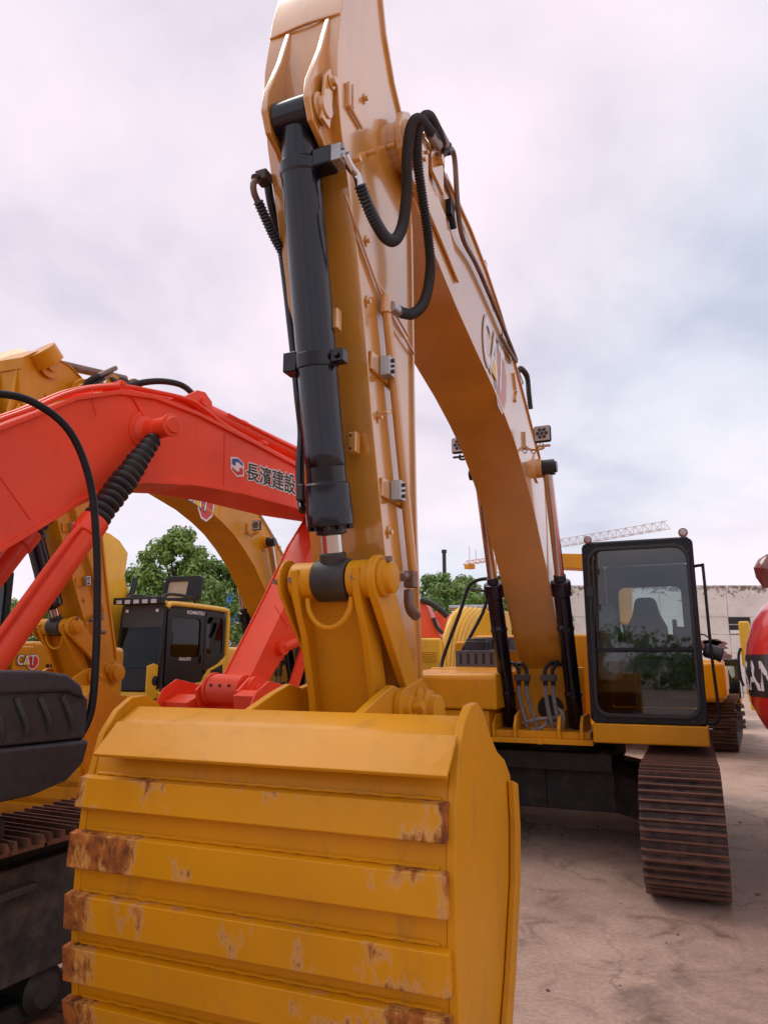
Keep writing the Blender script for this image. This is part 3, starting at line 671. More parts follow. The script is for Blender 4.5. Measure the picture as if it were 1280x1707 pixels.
    h0 = A + Vector((.20, 0, 0))
    XH = h0.x
    m = MB(); m.tube([h0, P(585, 280, XH + .01), P(595, 293, XH + .02), P(600, 312, XH + .03)], .018, 12); m.build('hose_end', M['chrome'], bc)
    # ribbed hoses
    m = MB(); m.ribbed([P(600, 308, .27), P(612, 340, .28), P(627, 372, .285), P(643, 396, .29), P(658, 400, .30), P(671, 375, .30), P(678, 320, .30), P(678, 265, .30), P(684, 215, .31), P(697, 198, .33), P(714, 214, .33), P(726, 232, .30)], .0235)
    m.build('hydraulic_hose', M['rubber'], root)
    m = MB(); m.ribbed([P(662, 517, .235), P(672, 522, .25), P(690, 522, .28), P(708, 500, .30), P(717, 450, .30), P(713, 390, .30), P(704, 330, .30), P(696, 270, .30), P(696, 225, .31), P(704, 198, .33), P(716, 194, .34), P(728, 215, .32), P(738, 236, .29)], .0235)
    h2 = m.build('hydraulic_hose', M['rubber'], root)
    m = MB(); m.cyl(P(651, 510, .225), P(664, 520, .235), .026, n=14); m.build('hose_ferrule', M['steel'], h2, bevel=.003)
    for o_, pts in ((h2, [(724, 208), (742, 240)]),):
        m = MB(); m.cyl(P(*pts[0], .325), P(*pts[1], .285), .027, n=12); m.cyl(P(716, 222, .32), P(730, 242, .28), .027, n=12); m.build('hose_ferrule', M['brownsteel'], o_)
    # left steel tube of the cylinder, with its elbow and hose
    XL = -.20
    m = MB(); m.tube([P(446, 300, XL), P(452, 340, XL), P(470, 420, XL), P(487, 560, XL + .03), P(497, 660, XL + .05), P(503, 720, XL + .05), P(500, 775, XL + .04), P(502, 835, XL + .05), P(505, 850, XL + .08)], .0185, 12)
    m.build('cylinder_pipe', BK, bc)
    m = MB(); m.box(P(440, 297, XL), (.055, .06, .05)); m.cyl(P(430, 296, XL), P(424, 297, XL), .02, n=6); m.box(P(503, 822, XL + .07), (.034, .045, .07)); m.build('pipe_union', M['cast'], bc, bevel=.006)
    m = MB(); m.tube([P(432, 298, XL), P(423, 305, XL), P(424, 322, XL), P(431, 338, XL)], .014, 10); m.build('hose_end', M['brownsteel'], bc)
    m = MB(); m.ribbed([P(430, 335, XL), P(442, 362, XL + .005), P(457, 395, XL + .01), P(475, 430, XL + .02), P(486, 470, XL + .03)], .0205); m.build('cylinder_hose', M['rubber'], bc)
    # ---- power link
    m = MB()
    m.cyl((-.165, E0.y, E0.z), (-.062, E0.y, E0.z), .078, n=36); m.cyl((.094, E0.y, E0.z), (.215, E0.y, E0.z), .078, n=36)
    lk = m.build('power_link', M['yellow_plain'], root, bevel=.005)
    Bp = Vector((0, -5.02, 1.50))
    m = MB()                                                   # plate body between the bosses and the bucket
    m.prism([(-.150, 1.96), (-.150, 1.5), (-.145, 1.42), (.130, 1.42), (.135, 1.5), (.150, 1.96)][::-1], -5.115, -5.085, 'y')
    o = m.build('link_plate', M['yellow_plain'], lk, bevel=.006)
    # shear the plate so that it follows the link axis
    for v in o.data.vertices: v.co.y += (v.co.z - 1.74) * -.27 + .02
    for s in (-1, 1):
        m = MB(); x = s * .137 + .008
        m.prism([(-5.275, 2.06), (-5.26, 1.95), (-5.18, 1.80), (-5.10, 1.55), (-5.08, 1.42), (-4.96, 1.42), (-4.97, 1.55), (-5.05, 1.80), (-5.10, 1.95), (-5.12, 2.08)], x - .016, x + .016); m.build('link_rib', M['yellow_plain'], lk, bevel=.006)
    m = MB()                                                   # curved lip below the rod eye
    pts = [(.016 - .098 * math.cos(a), E0.y - .05 + .0, E0.z - .075 - .12 * math.sin(a)) for a in [math.pi * i / 10 for i in range(11)]]
    m.tube(pts, .011, 8, 2); m.build('link_lip', M['yellow_plain'], lk)
    m = MB()
    for x in (-.15, .135): m.cyl((x, E0.y - .072, E0.z), (x, E0.y - .084, E0.z), .011, n=10)
    m.build('grease_nipple', M['brownsteel'], lk)
    # idler links either side of the stick
    for s in (-1, 1):
        x0, x1 = (.192, .228) if s > 0 else (-.205, -.190); xo = x1 if s > 0 else x0
        C0 = Vector((0, E0.y, E0.z)); C1 = Vector((0, -4.80, 1.53)); d = (C1 - C0).normalized(); nrm = Vector((0, -d.z, d.y)); poly = []
        for i in range(9): an = math.pi * i / 8; v = C0 + nrm * (.095 * math.cos(an)) - d * (.095 * math.sin(an)); poly.append((v.y, v.z))
        for i in range(9): an = math.pi * i / 8; v = C1 - nrm * (.055 * math.cos(an)) + d * (.055 * math.sin(an)); poly.append((v.y, v.z))
        m = MB(); m.prism(poly, x0, x1); idl = m.build('idler_link', M['yellow_plain'], root, bevel=.006)
        m = MB(); m.lathe((xo, C0.y, C0.z), (s, 0, 0), [(0, .075), (.02, .075), (.022, .060), (.05, .060), (.055, .045)] if s > 0 else [(0, .075), (.01, .070)], 28)
        m.lathe((xo, C1.y, C1.z), (s, 0, 0), [(0, .05), (.02, .05), (.025, .03)], 24)
        m.build('link_pin', M['yellow_plain'], idl, bevel=.003)
        m = MB(); m.cyl((xo + s * .035, C0.y - .05, C0.z), (xo + s * .035, C0.y + .05, C0.z), .011, n=10); bolt(m, (xo + s * .025, C0.y, C0.z + .066), (0, 0, 1), .016, .02); m.build('pin_bolt', M['brownsteel'], idl)
    # ---- bucket
    W = .655
    back = [(-5.02, 1.27), (-5.10, 1.315), (-5.20, 1.375), (-5.33, 1.505), (-5.48, 1.52), (-5.59, 1.46), (-5.655, 1.37), (-5.685, 1.24), (-5.70, 1.08), (-5.70, .90), (-5.69, .72), (-5.665, .54), (-5.62, .37), (-5.56, .22), (-5.50, .12), (-5.44, .05)]
    inn = [(-5.03, 1.243), (-5.112, 1.288), (-5.215, 1.35), (-5.345, 1.478), (-5.47, 1.493), (-5.57, 1.44), (-5.63, 1.36), (-5.658, 1.235), (-5.672, 1.08), (-5.672, .90), (-5.662, .725), (-5.64, .545), (-5.595, .38), (-5.535, .232), (-5.477, .135), (-5.42, .07)]
    m = MB(); m.strip(back, inn, -W + .001, W - .001); bu = m.build('bucket', M['yellow_plain'], root, angle=50)
    side = [(-4.97, 1.16), (-4.98, 1.27), (-5.06, 1.335), (-5.17, 1.375), (-5.26, 1.44), (-5.35, 1.53), (-5.42, 1.56), (-5.50, 1.555), (-5.575, 1.51), (-5.64, 1.43), (-5.69, 1.26), (-5.705, 1.08), (-5.705, .90), (-5.695, .72), (-5.67, .53), (-5.625, .36), (-5.565, .21), (-5.505, .11), (-5.43, .04), (-5.38, .14), (-5.27, .38), (-5.12, .64), (-5.0, .90)]
    for s in (-1, 1):
        m = MB(); m.prism(side, s * W, s * (W + .028)); sp = m.build('side_plate', M['yellow_plain'], bu, bevel=.004)
        m = MB(); edge = [(-4.97, 1.24), (-4.955, 1.08), (-4.985, .90), (-5.11, .63), (-5.26, .38), (-5.37, .14), (-5.41, .04)]; edge2 = [(p[0] - .075, p[1] + .02) for p in edge]
        m.strip(edge, edge2, s * (W + .030), s * (W + .055)); m.build('side_cutter', M['yellow_plain'], bu, bevel=.006)
    # rim bead round the left plate

    bu.location.x = -.036; bu.scale.x = 1.032
    m = MB(); tp = [(-5.615, 1.452), (-5.735, 1.358)]
    d = Vector((tp[1][0] - tp[0][0], tp[1][1] - tp[0][1])).normalized(); nn = Vector((d.y, -d.x))
    if nn.x > 0: nn = -nn
    q0 = Vector(tp[0]) + nn * .030; q1 = Vector(tp[1]) + nn * .016
    m.prism([tuple(q0), tuple(q1), tuple(q1 - nn * .014), tuple(q0 - nn * .014)], -W + .050, W + .020); m.build('cover_plate', M['yellow_plain'], bu, bevel=.003)
    zs = [(1.29, 1.182), (1.105, .985), (.905, .785), (.735, .615), (.56, .445), (.38, .28), (.22, .14)]
    def by(z):                                                  # outside of the back at height z
        for (a, b) in zip(back[4:], back[5:]):
            if b[1] <= z <= a[1]: t = (a[1] - z) / (a[1] - b[1]); return a[0] + (b[0] - a[0]) * t
        return back[-1][0]
    for i, (z0, z1) in enumerate(zs):
        j = rs.uniform(-.006, .006); y0, y1 = by(z0), by(z1)
        m = MB(); n_ = 14; x0, x1 = -W - .034 + j, W + .010 + rs.uniform(-.004, .004)
        m.strip([(y0 - .006, z0), (y0 - .040, z0 - .006), (y1 - .040, z1 + .004), (y1 - .036, z1)], [(y0 + .006, z0 - .001), (y0 + .008, z0 - .02), (y1 + .008, z1 + .01), (y1 + .006, z1 + .002)], x0, x1)
        m.build('wear_strip', M['yellow_bucket'], bu, bevel=.003)
        m = MB(); pts = [(-W + .02 + (2 * W - .04) * k / 40, y0 - .004 + .002 * math.sin(k * 2.1), z0 + .005 + .0015 * math.sin(k * 3.7)) for k in range(41)]; m.tube(pts, .006, 6, 1); m.build('weld_bead', M['yellow_plain'], bu)
    # hinge ears and pins
    for x in (-.23, .225):
        m = MB(); m.prism([(-5.42, 1.50), (-5.10, 1.44), (-4.86, 1.30), (-4.70, 1.34), (-4.60, 1.44), (-4.62, 1.56), (-4.74, 1.62), (-4.86, 1.60), (-4.98, 1.58), (-5.08, 1.60), (-5.2, 1.57)], x, x + .035); m.build('hinge_ear', M['yellow_plain'], bu, bevel=.006)
        s = 1 if x > 0 else -1; xo = x + (.035 if s > 0 else 0)
        m = MB(); m.lathe((xo, -4.72, 1.47), (s, 0, 0), [(0, .095), (.012, .10), (.03, .10), (.035, .08), (.07, .08), (.075, .06)], 30); m.build('hinge_pin', M['yellow_plain'], bu, bevel=.003)
        m = MB(); m.lathe((xo, -5.02, 1.51), (s, 0, 0), [(0, .075), (.03, .075), (.034, .05), (.06, .05)], 26); m.cyl((xo + s * .045, -5.02, 1.51), (xo + s * .10, -5.02, 1.52), .022, n=12); m.build('link_end_pin', M['yellow_plain'], bu, bevel=.003)
    m = MB(); m.cyl((-.26, -4.72, 1.47), (.26, -4.72, 1.47), .10, n=30); m.build('hinge_tube', M['yellow_plain'], bu)
    m = MB()
    for k in range(5):
        x = -.56 + k * .28; m.prism([(-5.47, .05), (-5.44, .10), (-5.30, .035), (-5.30, .015), (-5.40, .012)], x - .05, x + .05)
    m.build('bucket_tooth', M['cast'], bu, bevel=.006)
    # ---- upper frame
    m = MB()
    m.bb(-.62, .50, -1.02, 2.2, .955, 1.00)
    m.bb(-.52, .47, -.95, -.10, 1.0, 1.06)
    pf = m.build('platform', YP, root, bevel=.006)
    m = MB(); m.prism([(-.55, 1.00), (-.55, 1.62), (.6, 1.62), (.6, 1.00)], -.25, .25); m.build('boom_tower', YP, pf, bevel=.01)
    for x in (-.40, -.20, .20, .40):
        m = MB(); m.prism([(-1.0, 1.0), (-1.0, 1.10), (-.93, 1.19), (-.80, 1.22), (-.55, 1.24), (-.2, 1.7), (.3, 1.75), (.3, 1.0)] if abs(x) < .3 else [(-1.0, 1.0), (-1.0, 1.12), (-.9, 1.2), (-.5, 1.2), (-.3, 1.0)], x - .014, x + .014); m.build('foot_bracket', YP, pf, bevel=.005)
    m = MB(); m.lathe((.06, -.553, 1.24), (0, -1, 0), [(0, .125), (.004, .125), (.005, .11)], 28); m.build('access_hole', M['grime_hole_shade'], pf)  # flat dark disc, the hole's shade put into its colour
    m = MB(); m.box((.03, -1.025, .978), (.05, .012, .05)); m.build('tow_tab', YP, pf, bevel=.003)
    # hose cluster between the cylinders
    for i, (x, xb) in enumerate(((-.175, -.14), (-.10, -.05), (.075, .10), (.145, .17))):
        m = MB(); m.ribbed([(x, -.86, 1.47), (x + .005, -.87, 1.35), (xb, -.86, 1.2), (xb + .02, -.80, 1.08)], .020, .012); hz = m.build('braided_hose', M['greyhose'], root)
        m = MB(); m.cyl((x, -.86, 1.46), (x, -.86, 1.53), .022, n=12); m.tube([(x, -.86, 1.52), (x, -.85, 1.60), (x + (-.04 if i < 2 else .04), -.83, 1.66), (x + (-.12 if i < 2 else .12), -.78, 1.68 - .03 * (i % 2))], .018, 10); m.build('hose_elbow', M['black'], hz)
    m = MB(); m.box((-.137, -.88, 1.535), (.15, .05, .06)); m.box((.11, -.88, 1.535), (.15, .05, .06)); m.build('hose_clamp', M['cast'], root, bevel=.006)
    m = MB(); m.tube([(-.16, -.83, 1.12), (.0, -.85, 1.16), (.18, -.8, 1.17), (.2, -.7, 1.1)], .016, 8); m.tube([(-.1, -.8, 1.05), (.02, -.86, 1.08), (.08, -.8, 1.15)], .018, 8); m.tube([(.2, -.82, 1.05), (.22, -.84, 1.2), (.16, -.82, 1.26)], .02, 8); m.build('swing_hose', M['greyhose'], root)
    # ---- right hand (viewer's left) tanks, steps and handrail
    m = MB(); m.prism([(-1.10, 1.245), (-1.10, 1.535), (-1.07, 1.575), (-.2, 1.60), (-.2, 1.245)], -1.30, -.335); tb = m.build('tool_box', M['yellow'], root, bevel=.03, seg=3)
    m = MB(); m.bb(-1.30, -.42, -1.06, -.2, 1.00, 1.238); m.build('battery_box', M['yellow'], root, bevel=.015)
    m = MB(); m.lathe((-.60, -1.061, 1.12), (0, -1, 0), [(0, .055), (.004, .055), (.005, .045)], 24); m.build('box_hole', M['grime_hole_shade'], root)  # no opening cut, a dark disc imitates the shade inside
    m = MB(); m.bb(-1.30, -.40, -.19, .75, 1.0, 1.62); m.bb(-1.30, -.40, .76, 1.6, 1.0, 1.92); m.build('fuel_tank', M['yellow'], root, bevel=.03)
    for (y0, y1, z0, z1, x0) in ((-.12, -.09, 1.63, 1.80, -1.02), (.30, .33, 1.81, 1.95, -.93)):
        m = MB(); m.bb(x0, -.44, y0, y1 + .35, z1 - .02, z1)
        m.bb(x0, -.44, y0, y1, z0, z1 - .021)
        k = int((-.44 - x0) / .085)
        st = m.build('step', M['tread_grey'], root, bevel=.004)
        m = MB()
        for i in range(k): xx = x0 + .045 + i * .085; m.bb(xx, xx + .028, y0 - .004, y0 - .001, z0 + .025, z1 - .03)
        m.build('step_slot', M['grime_hole_shade'], st)  # flat dark bars painted as the shade in the slots
    m = MB(); m.lathe((-.84, .12, 1.80), (0, 0, 1), [(0, .13), (.10, .135), (.105, .12), (.13, .12), (.135, .06)], 24); m.build('filler_cap', M['plastic'], root, bevel=.004)
    m = MB()
    for (dx_, y) in ((0, .1), (.08, .75)):
        m.tube([(-1.20, y - .2, 1.60), (-1.20, y - .15, 1.66), (-1.17, y - .1, 1.8), (-1.02 + dx_, y, 2.24), (-.93 + dx_, y + .02, 2.50), (-.86 + dx_, y + .03, 2.57), (-.75, y + .04, 2.60), (-.50, y + .04, 2.60), (-.42, y + .04, 2.54), (-.36, y + .04, 2.2), (-.34, y + .04, 1.75)], .02, 10, 4)
    m.tube([(-.93, .12, 2.50), (-.85, .77, 2.51)], .016, 8, smooth=False); m.tube([(-.80, .78, 1.9), (-.79, .78, 2.46), (-.84, .6, 2.54)], .018, 8, 4)
    m.build('handrail', M['black'], root)
    # ---- engine hood and counterweight behind
    m = MB(); m.bb(-1.30, .40, 1.62, 2.62, 1.0, 2.02); m.bb(.45, 1.36, .62, 1.9, 1.0, 1.75); m.build('engine_hood', YP, root, bevel=.04, seg=3)
    m = MB(); pl = []
    for i in range(13): a = math.pi * (i / 12); pl.append((1.38 * math.cos(a), 2.6 + .55 * math.sin(a) ** .6 if 0 < i < 12 else 2.6))
    m.prism([(1.38, 2.4)] + pl + [(-1.38, 2.4)], 1.0, 1.95, 'z'); m.build('counterweight', YP, root, bevel=.05, seg=3)
    # ---- cab
    make_cab(root)
    # ---- undercarriage
    m = MB(); m.lathe((0, 0, .80), (0, 0, 1), [(0, .62), (.14, .62), (.15, .60)], 40); m.bb(-.55, .62, -.75, .8, .70, .86); m.build('slew_ring', M['frame_dark'], root, bevel=.01)
    m = MB()
    for s in (-1, 1):
        m.strip([(-.62, .70), (-.40, .76), (.40, .76), (.62, .70)], [(-.62, .34), (-.40, .30), (.40, .30), (.62, .34)], 0, s * .62)
        vs = [(s * .62, -.62, .70), (s * 1.1, -1.0, .56), (s * 1.1, -1.0, .30), (s * .62, -.62, .34), (s * .62, -.10, .72), (s * 1.1, -.55, .58), (s * 1.1, -.55, .30), (s * .62, -.10, .34)]
        m.add(vs, [(0, 1, 2, 3), (4, 5, 6, 7), (0, 1, 5, 4), (3, 2, 6, 7)])
        vs = [(a, -b, c) for (a, b, c) in vs]; m.add(vs, [(0, 1, 2, 3), (4, 5, 6, 7), (0, 1, 5, 4), (3, 2, 6, 7)])
    m.build('carbody', M['frame_dark'], root, bevel=.008)
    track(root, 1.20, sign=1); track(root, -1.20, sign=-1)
    return root

def rrect(x0, x1, z0, z1, r, k=5):
    pts = []
    for (cx, cz, a0) in ((x1 - r, z1 - r, 0), (x0 + r, z1 - r, 90), (x0 + r, z0 + r, 180), (x1 - r, z0 + r, 270)):
        for i in range(k + 1): a = R(a0 + 90 * i / k); pts.append((cx + r * math.cos(a), cz + r * math.sin(a)))
    return pts
def holed(mb, outer, inner, mapf, t):
    """plate with a window: two loops of equal length, thickness vector t"""
    n = len(outer); vs = [Vector(mapf(*p)) for p in outer] + [Vector(mapf(*p)) for p in inner]; t = Vector(t)
    vs += [v + t for v in vs]; fs = []
    for i in range(n):
        j = (i + 1) % n
        fs += [(i, j, n + j, n + i), (2 * n + j, 2 * n + i, 3 * n + i, 3 * n + j), (i, 2 * n + i, 2 * n + j, j), (n + i, n + j, 3 * n + j, 3 * n + i)]
    mb.add(vs, fs)
def make_cab(root, main=True):
    BF = M['black']
    x0, x1, z0, z1 = .50, 1.44, 1.165, 2.745; yf, yb = -1.10, .52
    lean = lambda z: yf + .0 * (z - z0)
    fr = MB()
    holed(fr, rrect(x0, x1, z0, z1, .05), rrect(x0 + .062, x1 - .062, z0 + .075, z1 - .07, .10), lambda x, z: (x, yf, z), (0, .06, 0))
    cab = fr.build('cab', BF, root, bevel=.008)
    m = MB(); holed(m, rrect(x0 + .042, x1 - .042, z0 + .050, z1 - .045, .12), rrect(x0 + .066, x1 - .066, z0 + .08, z1 - .075, .10), lambda x, z: (x, yf - .014, z), (0, .012, 0)); m.build('windscreen_gasket', M['rubber'], cab, bevel=.004)
    # glass
    m = MB(); m.bb(x0 + .055, x1 - .055, yf + .012, yf + .018, z0 + .64, z1 - .06); m.build('windscreen', M['glass'], cab)
    m = MB(); m.bb(x0 + .055, x1 - .055, yf + .014, yf + .020, z0 + .065, z0 + .60); m.build('lower_windscreen', M['glass'], cab)
    m = MB(); m.bb(x0 + .055, x1 - .055, yf + .004, yf + .03, z0 + .61, z0 + .635); m.build('windscreen_bar', BF, cab, bevel=.004)
    # side panels: outer (viewer's right) with door window, inner side, roof, floor, rear with window
    for xs, t in ((x1 - .045, .045), (x0, .045)):
        m = MB(); o = rrect(yf + .065, yb - .05, z0, z1 - .02, .06); i_ = rrect(yf + .15, yb - .13, z0 + .50, z1 - .14, .10)
        holed(m, o, i_, lambda y, z, xs=xs: (xs, y, z), (t, 0, 0)); m.build('cab_side', BF, cab, bevel=.006)
        m = MB(); m.bb(xs + .018, xs + .024, yf + .14, yb - .12, z0 + .49, z1 - .13); m.build('side_window', M['glass'], cab)
    m = MB(); m.prism([(yf + .01, z1 - .03), (yf + .06, z1 + .02), (yb - .1, z1 + .035), (yb, z1 - .03)], x0 + .03, x1 - .03); m.build('roof', BF, cab, bevel=.015)
    m = MB(); m.bb(x0 + .047, x1 - .047, yf + .07, yb - .05, z0 + .0, z0 + .04); m.build('cab_floor', M['interior'], cab)
    m = MB(); holed(m, rrect(x0 + .047, x1 - .047, z0 + .05, z1 - .035, .03), rrect(x0 + .17, x1 - .13, z0 + .80, z1 - .27, .07), lambda x, z: (x, yb - .05, z), (0, .045, 0)); m.build('cab_rear', M['interior'], cab)
    m = MB(); m.bb(x0 + .16, x1 - .12, yb - .03, yb - .024, z0 + .79, z1 - .26); m.build('rear_window', M['rear_glass'], cab)
    # seat and controls
    sx = (x0 + x1) / 2 + .0
    m = MB(); m.prism(rrect(sx - .24, sx + .24, 0, .14, .05), -.55, -.05, 'y')
    for i, v in enumerate(m.v): m.v[i] = (v[0], v[1], v[2] + z0 + .40)
    seat = m.build('seat', M['seat'], cab, bevel=.02)
    m = MB(); m.prism([(sx - .20, z0 + .55), (sx - .19, z0 + .86), (sx - .13, z0 + .98), (sx - .10, z0 + 1.12), (sx - .07, z0 + 1.15), (sx + .07, z0 + 1.15), (sx + .10, z0 + 1.12), (sx + .13, z0 + .98), (sx + .19, z0 + .86), (sx + .20, z0 + .55)], -.12, .0, 'y'); m.build('seat_back', M['seat'], seat, bevel=.03)
    m = MB()
    for s in (-1, 1):
        m.bb(sx + s * .28 - .06, sx + s * .28 + .06, -.65, -.1, z0 + .35, z0 + .62); m.tube([(sx + s * .28, -.6, z0 + .6), (sx + s * .27, -.64, z0 + .8)], .012, 8, smooth=False); m.cyl((sx + s * .27, -.64, z0 + .78), (sx + s * .265, -.65, z0 + .90), .025, .02, n=10)
    for dx_ in (-.1, .1): m.tube([(sx + dx_, -.8, z0 + .04), (sx + dx_, -.85, z0 + .35), (sx + dx_ * .9, -.83, z0 + .62)], .011, 8); m.box((sx + dx_, -.86, z0 + .08), (.09, .2, .02))
    m.build('control_lever', M['interior'], cab, bevel=.006)
    m = MB(); m.prism(rrect(x0 + .06, x0 + .25, z0 + .35, z0 + 1.02, .06), -.98, -.84, 'y'); m.build('hanging_coat', M['sack'], cab, bevel=.03)
    m = MB(); m.bb(x1 - .22, x1 - .07, -.95, -.9, z0 + .7, z0 + .82); m.build('monitor', M['black'], cab, bevel=.01)
    # yellow sill under the cab
    m = MB(); m.bb(x0 + .01, x1 + .0, yf - .01, yb + .1, .995, 1.160); m.build('cab_sill', M['yellow'], root, bevel=.015, seg=3)
    # beads, bolts, lamps
    for (px_, pz, r) in ((x0 + .06, z1 + .03, .036), (x1 - .07, z1 + .045, .040)):
        m = MB(); m.lathe((px_, yf + .04, pz), (0, -1, 0), [(0, r * .8), (.03, r), (.055, r), (.058, r * .8)], 20); lp = m.build('work_lamp', M['lamp_red'], cab)
        m = MB(); m.lathe((px_, yf - .019, pz), (0, -1, 0), [(0, r * .7), (.005, r * .5)], 20); m.build('lamp_lens', M['lens'], lp)
    m = MB()
    for (x, z) in ((x0 + .04, z0 + .03), (x0 + .11, z0 + .03), (x1 - .04, z0 + .03), (x1 - .11, z0 + .03), (x0 + .035, z1 - .12), (x1 - .04, z1 - .12), (x0 + .03, z0 + .55), (x0 + .13, z1 - .045), (x1 - .15, z1 - .045)): m.cyl((x, yf - .001, z), (x, yf - .010, z), .009, n=8)
    m.build('frame_bolt', M['cast'], cab)
    # wiper
    m = MB(); m.tube([(x0 + .07, yf - .02, z0 + .42), (x0 + .075, yf - .04, z0 + .8), (x0 + .10, yf - .03, z0 + 1.18)], .007, 6); m.box((x0 + .098, yf - .02, z0 + 1.12), (.014, .012, .62)); m.box((x0 + .055, yf - .02, z0 + 1.14), (.05, .03, .09)); m.build('wiper', M['rubber'], cab)
    # handrail on the outer corner, mirror, exhaust
    m = MB(); m.tube([(x1 - .01, yf + .04, z1 - .25), (x1 + .055, yf + .0, z1 - .25), (x1 + .065, yf, z1 - .30), (x1 + .07, yf, z0 + .6), (x1 + .085, yf, z0 + .15), (x1 + .06, yf, z0 + .03), (x1 - .01, yf + .03, z0 + .02)], .013, 8, 5); m.build('handrail', BF, cab)
    if main:
        c = FM.ony(1172, 1083, -1.0); d = FM.ony(1194, 1089, -1.0)
        m = MB(); m.lathe(c, d - c, [(0, .045), (.02, .06), (.12, .06), (.14, .066), (.15, .06)], 20); mi_ = m.build('round_lamp', M['plastic'], cab)
        m = MB(); m.lathe(c + (d - c).normalized() * .146, d - c, [(0, .045), (.006, .04)], 18); m.build('lamp_opening', M['grime_hole_shade'], mi_)  # dark disc painted for the shade inside the lamp tube
        m = MB(); m.tube([c, c + Vector((-.05, 0, .08)), c + Vector((0, 0, .13)), c + Vector((.06, 0, .09))], .006, 6); m.build('lamp_cable', M['rubber'], mi_)
    return cab
MAIN = main_excavator()

# ------------------------------------------------------------------ second gold excavator, same model, parked behind the red one
F2 = Frame(-1.40, 11.85, 19)
C2 = copy_tree(MAIN, None, skip=('handrail', 'step', 'filler_cap', 'battery_box', 'box_hole', 'tool_box', 'fuel_tank', 'hose_end', 'left_pipe', 'logo_border', 'logo_hexagon', 'logo_outline', 'logo_letters', 'logo_triangle'))
C2.location = (F2.ox, F2.oy, 0); C2.rotation_euler = (0, 0, -R(F2.th))
tag(C2, 'gold excavator standing behind the red one with its boom arching over the trees', 'excavator', 'parked crawler excavators')
def own_mesh(o): o.data = o.data.copy(); return o.data.vertices
REACH = .55
def repaint(o, a, b_):
    for sl_ in (o.material_slots if o.type == 'MESH' else ()):
        if sl_.material == a: sl_.link = 'OBJECT'; sl_.material = b_
    for c_ in kids(o): repaint(c_, a, b_)
repaint(C2, M['boom_yellow'], M['yellow'])
for ch in kids(C2):
    nm = ch.name.split('.')[0]
    if nm == 'stick':
        for o in [ch] + kids(ch):                     # this stick ends lower, in a rounded lug
            if o.type == 'MESH' and max(v.co.z for v in o.data.vertices) > 4.56:
                for v in own_mesh(o):
                    if v.co.z > 4.5:
                        t = min((v.co.z - 4.5) / 1.1, 1); v.co.z = 4.5 + .14 * math.sin(t * math.pi / 2); v.co.y += (-5.26 - v.co.y) * t * .75
    if nm == 'bucket':
        for o in kids(ch):
            if o.name.startswith('wear_strip'): o.material_slots[0].link = 'OBJECT'; o.material_slots[0].material = M['yellow_plain']
    if nm == 'boom':                                  # a longer boom than the foreground machine's
        for o in [ch] + kids(ch):
            if o.type == 'MESH' and min(v.co.y for v in o.data.vertices) < -3.0 and not o.name.startswith('logo'):
                for v in own_mesh(o):
                    t = min(max((-3.0 - v.co.y) / 1.6, 0), 1); v.co.y -= REACH * t * t * (3 - 2 * t)
bm2 = [c for c in kids(C2) if c.name.split('.')[0] == 'boom'][0]
q5 = quadmap((.2135, -3.62, 3.60), (.2135, -3.10, 3.50), (.2135, -3.57, 3.87), (.2135, -3.05, 3.77))
logo(bm2, lambda u, v, l: q5(u, v) + Vector((l, 0, 0)), .0015)
pivot = Vector((0, -4.87, 4.22)); ang = R(13)
rot = Matrix.Translation((0, -REACH, 0)) @ Matrix.Translation(pivot) @ Matrix.Rotation(ang, 4, 'X') @ Matrix.Translation(-pivot)
for ch in kids(C2):
    if ch.name.split('.')[0] in ('stick', 'bucket_cylinder', 'hydraulic_hose', 'power_link', 'idler_link', 'bucket'):
        ch.matrix_basis = rot @ ch.matrix_basis
st2 = [c for c in kids(C2) if c.name.startswith('stick')][0]
for s_ in (-1, 1):
    m = MB(); m.lathe((s_ * .19, -5.22, 4.48), (s_, 0, 0), [(0, .13), (.02, .13), (.022, .07), (.05, .07)], 24); m.cyl((s_ * .171, -5.30, 4.60), (s_ * .19, -5.22, 4.48), .15, n=24); m.build('rod_lug', M['yellow'], st2)
m = MB(); m.cyl((0, -5.12, 4.56), (0, -3.9, 4.55), .045, n=12); m.build('cylinder_rod', M['brownsteel'], st2)

